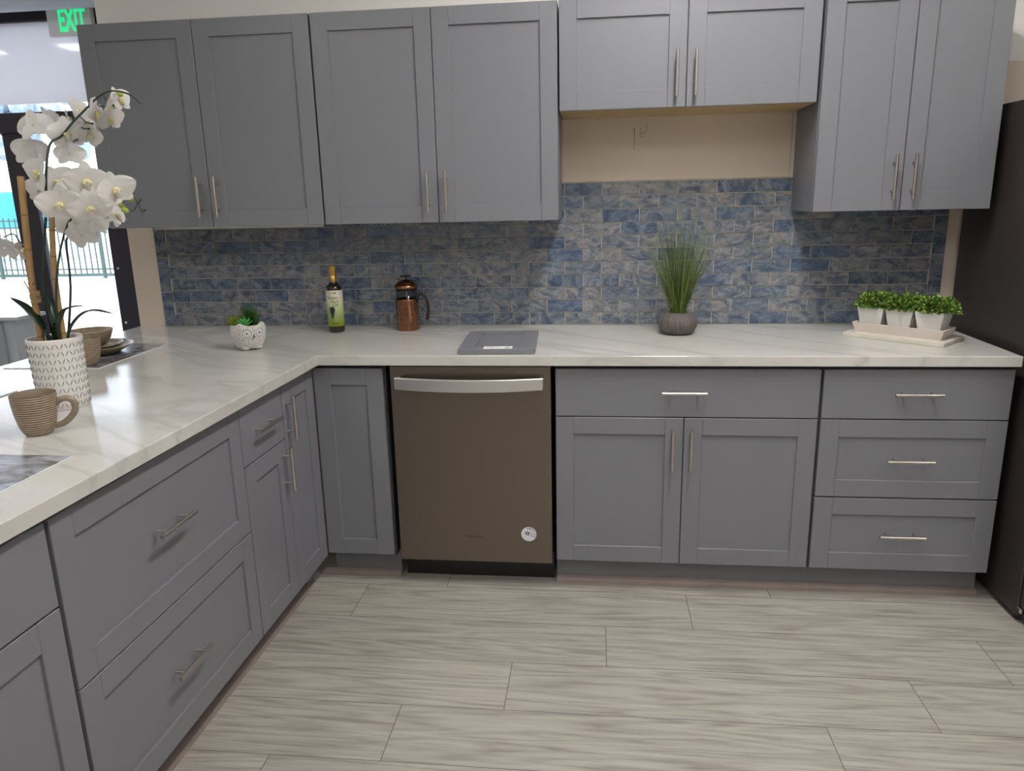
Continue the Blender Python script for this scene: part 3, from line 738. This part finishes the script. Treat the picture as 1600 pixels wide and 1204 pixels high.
def leaf(bm, p, d, s, mi):
    d = d.normalized(); side = d.cross(Vector((random.uniform(-1, 1), random.uniform(-1, 1), random.uniform(-1, 1)))).normalized()
    nn = d.cross(side)
    vs = [bm.verts.new(q) for q in (p, p+d*s*.45+side*s*.36+nn*s*.08, p+d*s*.8+side*s*.27+nn*s*.05, p+d*s, p+d*s*.8-side*s*.27+nn*s*.05, p+d*s*.45-side*s*.36+nn*s*.08)]
    bm.faces.new(vs).material_index = mi
    return
for i, (dx, lab) in enumerate(((-.104, 'left square white pot of clipped boxwood in the trough'), (0, 'middle square white pot of clipped boxwood in the trough'), (.104, 'right square white pot of clipped boxwood, nearest the fridge'))):
    p = Vector((cb.x, cb.y, ZK+.0148+.0064))+Matrix.Rotation(TR, 3, 'Z') @ Vector((dx, 0, 0))
    t = thing('potted_boxwood', lab, 'potted plant', p, TR, 'potted boxwoods in the trough')
    bm = NB(); frust(bm, .034, .034, .049, .049, 0, .090, .004, floor=.078); obj('pot', bm, M['pot_white'], t)
    bm = NB()
    for k in range(2000):
        a = random.random()*2*PI; u_ = random.random()*1.0-.12; rr = random.uniform(.70, 1.02)*(1+.10*math.sin(5*a+i)*math.sin(4*u_+i))
        q = Vector((math.cos(a)*math.sqrt(1-u_*u_), math.sin(a)*math.sqrt(1-u_*u_), u_))
        rx = .068 if i != 2 or q.x < 0 else .078
        pos = Vector((q.x*rx, q.y*.066, .092+q.z*.052))*1.0; pos.x *= rr; pos.y *= rr; pos.z = .094+(pos.z-.094)*rr
        if pos.z < .083 and max(abs(pos.x), abs(pos.y)) < .046: pos.z += .014
        leaf(bm, pos, q+Vector((random.uniform(-.7, .7), random.uniform(-.7, .7), random.uniform(-.2, .8))), random.uniform(.008, .0125), 0 if rr < .86 and random.random() < .5 else random.choice((0, 0, 1, 1, 2)))
    o = obj('foliage', bm, M['leaf'], t, fixn=False)
    bm = NB(); ellipsoid(bm, (0, 0, .096), (.043, .043, .036), u=14, v=10); obj('foliage_core', bm, M['leaf'][2], t)

# owl pot
ow = thing('owl_planter', 'small whitewashed owl-shaped pot of succulents on the counter', 'potted plant', (-1.393, -.53, ZK), 0)
FA = math.atan2(-.50, .47)  # where the owl looks
bm = NB(); n = 72; prof = [(.036, .006), (.042, .008), (.051, .022), (.058, .042), (.0615, .062), (.063, .080), (.0625, .092), (.0605, .096), (.056, .097), (.053, .090), (.050, .078)]
rings = []
for r_, z in prof:
    ring = []
    for i in range(n):
        a = 2*PI*i/n; d_ = (a-FA+PI) % (2*PI)-PI
        ear = .010*math.exp(-((abs(d_)-.80)/.25)**2) if z > .085 else 0
        ring.append(bm.verts.new((r_*math.cos(a), r_*math.sin(a), z+ear)))
    rings.append(ring)
for a, b_ in zip(rings[:-1], rings[1:]):
    for i in range(n):
        f = bm.faces.new((a[i], a[(i+1) % n], b_[(i+1) % n], b_[i])); f.smooth = True
bm.faces.new(rings[0][::-1])
for k in range(3):
    a = FA+(-.75, .75, PI)[k]; ellipsoid(bm, (.036*math.cos(a), .036*math.sin(a), .0085), (.016, .016, .0085), u=14, v=8)
obj('pot', bm, M['owl'], ow)
def on_pot(a, z, dr=0):
    r_ = .054
    for (ra, za), (rb, zb) in zip(prof[1:7], prof[2:8]):
        if za <= z <= zb: r_ = ra+(rb-ra)*(z-za)/(zb-za)
    return Vector(((r_+dr)*math.cos(a), (r_+dr)*math.sin(a), z))
bmw = NB(); bmg = NB()
for s in (-1, 1):
    ec = FA+s*.40; ez = .068
    def ering(rad, dr, k=28): return [on_pot(ec+rad*math.cos(2*PI*i/k)/.067, ez+rad*math.sin(2*PI*i/k), dr) for i in range(k+1)]
    tube(bmw, ering(.0215, .0015), .0020, 6); tube(bmg, ering(.0188, .0006), .0011, 6); tube(bmw, ering(.0072, .0012), .0016, 6)
    for j in range(16):
        a = 2*PI*j/16; tube(bmw, [on_pot(ec+.0095*math.cos(a)/.067, ez+.0095*math.sin(a), .001), on_pot(ec+.0165*math.cos(a)/.067, ez+.0165*math.sin(a), .001)], .0012, 5)
    q = on_pot(ec, ez, .0); ellipsoid(bmg, q, (.0035, .0035, .0035), u=8, v=6)
q0, q1 = on_pot(FA, .064, .001), on_pot(FA, .046, .001)
tube(bmg, [q0, (q0+q1)/2+(q1-q0).cross(Vector((0, 0, 1)))*0, q1], [.0015, .0045, .0008], 8)
tube(bmw, [on_pot(FA-.10, .070, .001), on_pot(FA, .055, .001), on_pot(FA+.10, .070, .001)], .0014, 6)
random.seed(9)
for r_ in range(5):
    for k in range(38):
        a = 2*PI*(k+.5*(r_ % 2))/38; z = .014+r_*.0075; d_ = (a-FA+PI) % (2*PI)-PI
        if z > .040 and abs(d_) < .75: continue
        c0 = on_pot(a, z+.003, .0012)
        tube(bmw, [on_pot(a-.06, z+.004, .0006), on_pot(a, z, .0016), on_pot(a+.06, z+.004, .0006)], .0011, 5)
for r_ in range(5):
    for k in range(38):
        a = 2*PI*(k+.5*(r_ % 2))/38; z = .050+r_*.0075; d_ = (a-FA+PI) % (2*PI)-PI
        if abs(d_) < .85: continue
        tube(bmw, [on_pot(a-.06, z+.004, .0006), on_pot(a, z, .0016), on_pot(a+.06, z+.004, .0006)], .0011, 5)
obj('owl_relief', bmw, M['owl_white'], ow); obj('owl_eye_grooves', bmg, M['owl_groove'], ow)
bm = NB(); lathe(bm, [(.001, .086), (.0515, .086)], 24, capb=False); obj('soil', bm, M['soil'], ow)
def spike(bm, b0, d0, ln, w, mi=0, curl=.15):
    d0 = d0.normalized(); e = b0+d0*ln+Vector((0, 0, ln*curl))
    tube(bm, catmull([b0, b0+d0*ln*.5, e], 3), [w*.7, w, w, w*.85, w*.6, w*.35, .0003], 6, mi=mi, flat=.55)
bm = NB()
for k in range(120):
    a = random.random()*2*PI; l = random.uniform(.05, .70)
    c_ = Vector((.006+random.uniform(-.012, .012), .012, .086)) if k % 3 else Vector((.034, -.004, .086)); spike(bm, c_, Vector((math.cos(a)*l, math.sin(a)*l, 1)), random.uniform(.045, .088 if k % 3 else .060), .0034)
obj('aloe', bm, M['succ_dark'], ow)
bm = NB()
for k in range(95):
    a = random.random()*2*PI; l = random.uniform(.2, 1.2); spike(bm, Vector((-.038+random.uniform(-.01, .01), -.008+random.uniform(-.018, .018), .086)), Vector((math.cos(a)*l-.35, math.sin(a)*l, .8)), random.uniform(.026, .052), .0036)
obj('spiky_succulent', bm, M['succ_yel'], ow)
bm = NB()
for r_, (nn_, tilt, ln) in enumerate(((9, 1.6, .038), (9, .9, .034), (7, .4, .027), (4, .15, .018))):
    for k in range(nn_):
        a = 2*PI*k/nn_+r_*.4; spike(bm, Vector((.004, -.034, .092+r_*.003)), Vector((math.cos(a)*tilt, math.sin(a)*tilt-.25, .8)), ln, .0062, curl=.1)
obj('rosette', bm, M['succ'], ow)

# placemats
def placemat(x0, x1, y0, y1, rz, label):
    o = obj('placemat', B(-(x1-x0)/2, (x1-x0)/2, -(y1-y0)/2, (y1-y0)/2, 0, .0032, bev=.0008), [M['mat'], M['white_lab']])
    for p in o.data.polygons: p.material_index = 0 if p.normal.z > .9 else 1
    o.location = ((x0+x1)/2, (y0+y1)/2, ZK); o.rotation_euler = (0, 0, rz)
    tag(o, label, 'placemat', 'printed placemats on the peninsula'); return o
placemat(-2.135, -1.777, -.885, -.440, R(.5), 'printed placemat under the stacked plates, near the wall')
placemat(-2.165, -1.832, -1.640, -1.190, 0, 'placemat at the left edge behind the orchid pot and the mug')
placemat(-1.600, -1.236, -2.215, -1.762, 0, 'placemat at the left edge in front of the mug, partly out of frame')
ZM = ZK+.0034
# plates
def plate(x, y, z, r_, label, h=.022, name='plate'):
    t = thing(name, label, 'plate', (x, y, z), 0, 'striped stoneware plates')
    bm = NB(); lathe(bm, [(r_*.55, 0), (r_*.60, .001), (r_*.72, h*.35), (r_, h), (r_, h+.002), (r_*.97, h+.002), (r_*.70, h*.35+.004), (r_*.58, .0045), (.001, .0045)], 56, capb=True)
    o = obj('dish', bm, [M['ceram'], M['ceram_in']], t)
    for p in o.data.polygons:
        if p.normal.z > .2 and p.center.z > .004: p.material_index = 1
    return t
plate(-1.958, -.628, ZM, .134, 'large stoneware plate at the bottom of the stack near the wall', .030)
plate(-1.960, -.628, ZM+.010, .100, 'smaller stoneware plate stacked under the bowl', .026)
plate(-1.445, -1.985, ZM, .135, 'plate on the nearest placemat, cut by the left edge of the photo', .020)
# bowl
bo = thing('bowl', 'striped brown stoneware bowl standing on stacked plates', 'bowl', (-1.972, -.628, ZM+.0152), 0)
bm = NB(); lathe(bm, [(.026, 0), (.029, .002), (.049, .018), (.068, .042), (.0785, .071), (.0785, .074), (.076, .074), (.065, .045), (.046, .022), (.026, .007), (.001, .006)], 56)
o = obj('vessel', bm, [M['ceram'], M['ceram_in']], bo)
# mugs
def mug(x, y, z, rz, label, sc=1):
    t = thing('mug', label, 'mug', (x, y, z), rz, 'striped stoneware mugs')
    bm = NB(); prof = [(.027, 0), (.0285, .001), (.035, .010), (.0415, .028), (.0465, .054), (.0495, .080), (.0505, .102), (.0498, .1045), (.0482, .102), (.0465, .080), (.0435, .054), (.038, .030), (.030, .010), (.001, .008)]
    lathe(bm, prof, 56); o = obj('cup', bm, [M['ceram'], M['ceram_in']], t)
    for p in o.data.polygons:
        c_ = p.center; rr = math.hypot(c_.x, c_.y)
        if p.normal.x*c_.x+p.normal.y*c_.y < 0 or rr < .015 and c_.z > .002: p.material_index = 1
    bm = NB(); tube(bm, catmull([(.046, 0, .074), (.058, 0, .083), (.076, 0, .084), (.088, 0, .072), (.087, 0, .053), (.074, 0, .035), (.056, 0, .022), (.038, 0, .018)], 5), .0062, 12, flat=1.25)
    obj('handle', bm, M['ceram_in'], t)
    t.scale = (sc, sc, sc)
    return t
mug(-1.443, -1.600, ZK, R(22), 'brown striped mug with looped handle in front of the orchid pot')
mug(-1.842, -.842, ZM, R(150), 'brown striped mug half hidden behind the orchid pot', .98)

# ------------------------------------------------------------------ orchid
OX, OY = -1.556, -1.350
orc = thing('potted_orchid', 'white artificial orchid on bamboo stakes in a white patterned pot', 'potted plant', (OX, OY, ZK))
bm = NB(); n = 64
lathe(bm, [(.0600, 0), (.0630, .003), (.0640, .03), (.0665, .11), (.0685, .186), (.0690, .196), (.0675, .199), (.0640, .198), (.062, .190), (.061, .160), (.060, .155)], n)
pot = obj('pot', bm, M['pot_white'], orc)
bm = NB(); rowh = .0205; NC = 20
for r_ in range(9):
    for k in range(NC):
        for s in (-1, 1):
            z0_ = .006+r_*rowh; w_ = 2*PI/NC
            aa = (k+(.5 if r_ % 2 else 0))*w_
            def pp(a, z): rad = .0632+(.0685-.0632)*(z/.186)+.0004; return (rad*math.cos(a), rad*math.sin(a), z)
            a0 = aa+s*w_*.38; a1 = aa+s*w_*.12
            tube(bm, [pp(a0, z0_+.003), pp((a0+a1)/2, z0_+.0095), pp(a1, z0_+.016)], [.0006, .0012, .0006], 5)
obj('pot_marks', bm, M['pot_groove'], pot)
bm = NB(); lathe(bm, [(.001, .168), (.0605, .166)], 24, capb=False); obj('moss', bm, M['soil'], orc)
def OP(p): return Vector(p)-Vector((OX, OY, ZK))
def stake(pts, r_):
    bm = NB(); P_ = catmull([OP(p) for p in pts], 4); tube(bm, P_, r_, 12)
    s_ = obj('stake', bm, M['bamboo'], orc)
    for f_ in (.15, .42, .68, .9):
        c_ = P_[int(f_*(len(P_)-1))]; d_ = (P_[-1]-P_[0]).normalized(); nd = NB(); tube(nd, [c_-d_*.003, c_, c_+d_*.003], [r_*1.02, r_*1.15, r_*1.02], 12); obj('stake_node', nd, M['bamboo_node'], s_)
stake([(-1.578, -1.37, 1.085), (-1.582, -1.366, 1.235), (-1.579, -1.36, 1.355), (-1.568, -1.355, 1.544)], .0085)
stake([(-1.520, -1.36, 1.085), (-1.517, -1.36, 1.252), (-1.510, -1.36, 1.337), (-1.490, -1.36, 1.480)], .0072)
bm = NB()
for k in range(9):
    z = 1.215+k*.0038
    c_ = OP((-1.580, -1.366, z)); tl = random.uniform(-.004, .004)
    tube(bm, [c_+Vector((.0125*math.cos(2*PI*i/14)+.002, .0125*math.sin(2*PI*i/14), tl*math.cos(2*PI*i/14))) for i in range(15)], .0012, 5)
for dx, dz in ((.012, .028), (-.010, .030)):
    c_ = OP((-1.578, -1.38, 1.245)); tube(bm, [c_, c_+Vector((dx, -.004, dz))], .0016, 5)
obj('raffia_tie', bm, M['raffia'], orc)
def stem(pts, r0, r1):
    bm = NB(); P_ = catmull([OP(p) for p in pts], 4); tube(bm, P_, [r0, r1], 8); return bm
s1 = [(-1.545, -1.35, 1.085), (-1.566, -1.345, 1.235), (-1.553, -1.34, 1.338), (-1.52, -1.345, 1.454), (-1.477, -1.378, 1.55), (-1.468, -1.359, 1.62), (-1.455, -1.329, 1.642), (-1.425, -1.319, 1.675), (-1.381, -1.319, 1.708), (-1.339, -1.329, 1.732), (-1.299, -1.339, 1.745), (-1.263, -1.349, 1.742), (-1.233, -1.359, 1.733), (-1.211, -1.369, 1.72), (-1.199, -1.369, 1.708)]
s2 = [(-1.525, -1.345, 1.085), (-1.497, -1.33, 1.252), (-1.494, -1.32, 1.377), (-1.468, -1.31, 1.397), (-1.425, -1.30, 1.414), (-1.390, -1.30, 1.405)]
s3 = [(-1.530, -1.37, 1.085), (-1.495, -1.385, 1.269), (-1.446, -1.37, 1.42), (-1.383, -1.35, 1.467), (-1.319, -1.35, 1.482), (-1.281, -1.36, 1.485), (-1.263, -1.36, 1.489), (-1.250, -1.36, 1.471), (-1.240, -1.36, 1.440)]
s4 = [(-1.541, -1.34, 1.085), (-1.584, -1.34, 1.270), (-1.595, -1.34, 1.330), (-1.617, -1.335, 1.369), (-1.638, -1.33, 1.396), (-1.669, -1.33, 1.387)]
for s_, a, b_ in ((s1, .0038, .0018), (s2, .0034, .0016), (s3, .003, .0013), (s4, .003, .0016)): obj('stem', stem(s_, a, b_), M['stem'], orc)
for a, b_ in (((-1.476, -1.29, 1.638), (-1.425, -1.31, 1.634)), ((-1.425, -1.285, 1.695), (-1.375, -1.31, 1.672)), ((-1.440, -1.285, 1.680), (-1.388, -1.31, 1.66)), ((-1.345, -1.295, 1.742), (-1.30, -1.32, 1.712)), ((-1.37, -1.295, 1.730), (-1.345, -1.30, 1.715)),
              ((-1.489, -1.30, 1.380), (-1.445, -1.29, 1.388)), ((-1.43, -1.30, 1.413), (-1.385, -1.29, 1.404)), ((-1.250, -1.36, 1.471), (-1.262, -1.37, 1.450)), ((-1.250, -1.36, 1.474), (-1.24, -1.36, 1.478)), ((-1.24, -1.36, 1.455), (-1.232, -1.36, 1.452)), ((-1.638, -1.33, 1.372), (-1.60, -1.34, 1.366))):
    bm = NB(); m_ = (Vector(a)+Vector(b_))/2-Vector((0, 0, .006)); tube(bm, catmull([OP(a), OP(m_), OP(b_)], 3), [.0014, .0020], 6)
    ellipsoid(bm, OP(b_), (.0032, .0028, .0028), u=8, v=6); obj('pedicel', bm, M['stem'], orc)
for p, r_ in (((-1.268, -1.36, 1.480), .0085), ((-1.281, -1.37, 1.452), .0090), ((-1.288, -1.31, 1.742), .0080), ((-1.295, -1.36, 1.464), .0075)):
    bm = NB(); ellipsoid(bm, OP(p), (r_*1.1, r_*.85, r_*.8), u=12, v=8, rot=Euler((0, .5, .4))); obj('bud', bm, M['bud'], orc)
def petal_grid(bm, ang, L, Wd, pw=.6, cup=.25, base=.004, nu=12, nv=8, back=0., mi=0, ruf=0):
    """petal in local XY plane pointing along ang, +Z towards the viewer"""
    g = []
    for i in range(nu+1):
        u_ = (1-math.cos(PI*i/nu))/2*.998+.001; ww = Wd*math.sin(PI*(.03+.97*u_)**pw)**.5 if i < nu else Wd*.06
        row = []
        for j in range(nv+1):
            v_ = -1+2*j/nv; x = base+L*u_; y = ww*.5*v_
            z = cup*(L*.35*u_*u_-.3*Wd*v_*v_*.5*(ww/Wd))+back*u_*L+ruf*math.sin(7*v_+5*u_)*.0018*u_
            x -= .12*L*v_*v_*(1-u_)
            row.append(bm.verts.new((x*math.cos(ang)-y*math.sin(ang), x*math.sin(ang)+y*math.cos(ang), z)))
        g.append(row)
    for i in range(nu):
        for j in range(nv):
            try:
                f = bm.faces.new((g[i][j], g[i+1][j], g[i+1][j+1], g[i][j+1])); f.smooth = True; f.material_index = mi
            except ValueError: pass
def flower_meshes(var):
    random.seed(40+var); bm = NB()
    cup = (.35, .1, -.15)[var]
    for a in (90, 215, 325): petal_grid(bm, R(a+random.uniform(-6, 6)), .044, .034, .75, cup, back=-.10)
    for a in (12, 168): petal_grid(bm, R(a+random.uniform(-6, 6)), .050, .062, .62, cup+.1, back=.12, ruf=1)
    bmesh.ops.remove_doubles(bm, verts=bm.verts, dist=.00005)
    me = bpy.data.meshes.new('flower'); bm.to_mesh(me); bm.free(); me.materials.append(M['petal'])
    bm = NB()
    ellipsoid(bm, (0, 0, .008), (.0055, .005, .009), mi=2, u=10, v=8)
    ellipsoid(bm, (0, -.003, .006), (.0105, .0115, .005), mi=0, u=12, v=8)
    for s in (-1, 1): ellipsoid(bm, (s*.0058, -.002, .010), (.0042, .0042, .005), mi=0, u=10, v=7, rot=Euler((0, s*.6, 0)))
    ellipsoid(bm, (0, -.012, .010), (.0062, .012, .0035), mi=2, u=10, v=7, rot=Euler((.5, 0, 0)))
    ellipsoid(bm, (0, -.001, .013), (.0035, .0035, .003), mi=1, u=8, v=6)
    for s in (-1, 1): tube(bm, [(s*.002, -.022, .014), (s*.009, -.027, .020)], [.0012, .0003], 5, mi=2)
    ml = bpy.data.meshes.new('lip'); bm.to_mesh(ml); bm.free()
    for q in (M['lip'], M['lip_dark'], M['petal']): ml.materials.append(q)
    return me, ml
FM = [flower_meshes(v) for v in range(3)]
FL = [(-1.547, -1.304, 1.674, 0.92, 150, -10), (-1.594, -1.273, 1.612, 0.92, 160, 10), (-1.544, -1.242, 1.689, 0.84, 120, 20), (-1.449, -1.314, 1.65, 0.92, 10, 5), (-1.45, -1.252, 1.714, 0.84, 60, 30), (-1.366, -1.304, 1.697, 0.97, 70, 0), (-1.31, -1.334, 1.712, 0.84, 100, -20), (-1.294, -1.304, 1.727, 0.74, 50, 20), (-1.414, -1.273, 1.646, 0.74, 40, 0), (-1.472, -1.412, 1.549, 1.01, -65, 10), (-1.485, -1.33, 1.528, 0.92, 0, 0), (-1.383, -1.358, 1.526, 1.07, 8, -8), (-1.265, -1.422, 1.502, 0.97, 25, -5), (-1.436, -1.4, 1.469, 1.07, -15, 0), (-1.356, -1.398, 1.458, 1.01, 5, -12), (-1.403, -1.383, 1.39, 0.92, 150, 30), (-1.346, -1.4, 1.419, 0.74, 130, 20), (-1.328, -1.337, 1.437, 0.74, 60, 25), (-1.451, -1.313, 1.599, 0.74, 170, 0), (-1.654, -1.35, 1.359, 0.92, 120, 20), (-1.6, -1.358, 1.352, 0.74, 70, 30), (-1.553, -1.3, 1.504, 0.95, -40, 0), (-1.455, -1.31, 1.508, 0.95, 20, 10), (-1.359, -1.33, 1.49, 1.0, 15, 5), (-1.478, -1.31, 1.422, 0.95, -10, 15), (-1.545, -1.32, 1.582, 0.9, -80, 0), (-1.474, -1.27, 1.692, 0.8, 90, 10), (-1.429, -1.26, 1.683, 0.85, 50, 0), (-1.351, -1.27, 1.686, 0.75, 35, -10), (-1.386, -1.31, 1.442, 0.85, 40, 0)]
CAMP = cam.matrix_world.translation.copy(); random.seed(3)
for i, (x, y, z, s, yaw_, pit_) in enumerate(FL):
    n_ = (Vector((-.07, -3.24, 1.46))-Vector((x, y, z))).normalized()      # blooms turned about the aisle side
    q = n_.to_track_quat('Z', 'Y').to_matrix().to_4x4()
    rot = Matrix.Rotation(R(yaw_), 4, 'Z')
    mt = Matrix.Translation(OP((x, y, z))) @ (rot @ q) @ Matrix.Rotation(R(-pit_), 4, 'X') @ Matrix.Rotation(random.uniform(-.45, .45), 4, 'Z') @ Matrix.Scale(s, 4)
    me, ml = FM[i % 3]
    f = bpy.data.objects.new('flower', me); COL.objects.link(f); f.parent = orc; f.matrix_local = mt
    l_ = bpy.data.objects.new('lip', ml); COL.objects.link(l_); l_.parent = f
def strap(pts, w):
    bm = NB(); P_ = catmull([OP(p) for p in pts], 5); m_ = len(P_); rows = []
    for i, p in enumerate(P_):
        t = (P_[min(i+1, m_-1)]-P_[max(i-1, 0)]).normalized(); s_ = t.cross(Vector((0, 0, 1)))
        if s_.length < .2: s_ = Vector((1, .3, 0))
        s_.normalize(); nn = s_.cross(t); ww = w*math.sin(PI*(.12+.88*i/(m_-1)))**.6 if i < m_-1 else .0005
        rows.append([bm.verts.new(p-s_*ww+nn*ww*.25), bm.verts.new(p), bm.verts.new(p+s_*ww+nn*ww*.25), bm.verts.new(p-nn*.0015)])
    for a, b_ in zip(rows[:-1], rows[1:]):
        for k in ((0, 1), (1, 2), (2, 3), (3, 0)): f = bm.faces.new((a[k[0]], a[k[1]], b_[k[1]], b_[k[0]])); f.smooth = True
    obj('leaf', bm, M['leafdark'], orc)
strap([(-1.535, -1.36, 1.09), (-1.520, -1.37, 1.15), (-1.492, -1.37, 1.195), (-1.447, -1.36, 1.205)], .017)
strap([(-1.525, -1.35, 1.09), (-1.50, -1.34, 1.15), (-1.455, -1.33, 1.185), (-1.385, -1.33, 1.178)], .015)
strap([(-1.55, -1.37, 1.09), (-1.558, -1.385, 1.145), (-1.590, -1.39, 1.20), (-1.632, -1.39, 1.232)], .020)
strap([(-1.555, -1.34, 1.09), (-1.560, -1.33, 1.15), (-1.575, -1.32, 1.20), (-1.598, -1.30, 1.225)], .016)

# ------------------------------------------------------------------ beyond the peninsula
dk_ = thing('display_cabinet', 'white display cabinet on the floor beyond the peninsula, at the left edge', 'cabinet', (-3.98, .765, 0))
obj('body', B(-.60, .60, -.10, .10, .05, .845), M['white_desk'], dk_)
obj('top', B(-.62, .66, -.13, .10, .845, .865, bev=.002), M['awn'] if False else M['white_desk'], dk_)
d_ = obj('door', B(-.59, .545, -.122, -.102, .08, .832), M['grey_desk'], dk_)
obj('plinth', B(-.58, .58, -.08, .08, 0, .05), M['black'], dk_)
bm = NB(); tube(bm, [(.30, -.15, .76), (.42, -.15, .76)], .006, 8)
for x in (.32, .40): tube(bm, [(x, -.122, .76), (x, -.15, .76)], .004, 6)
obj('handle', bm, M['steel'], d_)

# ------------------------------------------------------------------ outside
o = struct('ground', B(-40, 20, 2.06, 40, -.12, -.05), M['concrete'])
struct('trim_3', B(-40, 5, 8.5, 8.8, -.05, .20), M['curb'])
fe = thing('metal_fence', 'dark green picket fence outside the shop window', 'fence', (-13, 12.0, -.05))
bm = NB()
for z, h_ in ((.075, .03), (.20, .014), (1.09, .016), (1.24, .016)): box(bm, -13, 10, -.02, .02, z-h_, z+h_)
obj('rail', bm, M['fence'], fe)
for k in range(60):
    x = -3+k*.135
    obj('picket', B(x-.011, x+.011, -.011, .011, .05, 1.30), M['fence'], fe)
for k in range(-4, 4): obj('post', B(k*2.4-.03, k*2.4+.03, -.03, .03, 0, 1.36), M['fence'], fe)
aw = thing('blue_awning', 'bright blue awning or canopy across the street, seen through the glass', 'awning', (-15.2, 17.5, -.05))
obj('canopy', B(-4.2, -.55, -1.0, 1.0, .95, 1.95, bev=.05), M['awn'], aw)
for x in (-4, -.75): obj('post', B(x-.05, x+.05, -.9, -.8, 0, .95), M['frame'], aw)
for (x, y, h, lab) in ((-11.3, 15.5, 5.2, 'hazy blue-green tree outside, behind the orchid'), (-19, 21, 7, 'distant tree outside behind the blue awning')):
    t = thing('tree', lab, 'tree', (x, y, -.05))
    bm = NB(); tube(bm, catmull([(0, 0, 0), (.05, 0, h*.3), (-.1, 0, h*.55), (.1, .1, h*.75)], 4), [.11, .04], 10); obj('trunk', bm, M['trunk'], t)
    bm = NB(); random.seed(int(h*10))
    for k in range(26):
        a = random.random()*2*PI; rr = random.random()*h*.24
        bmesh.ops.create_icosphere(bm, subdivisions=2, radius=random.uniform(.25, .5), matrix=Matrix.Translation((rr*math.cos(a), rr*math.sin(a), h*.72+random.uniform(-.25, .28)*h)))
    for v in bm.verts: v.co += Vector((random.uniform(-.07, .07), random.uniform(-.07, .07), random.uniform(-.07, .07)))
    obj('crown', bm, M['foliage_out'], t)
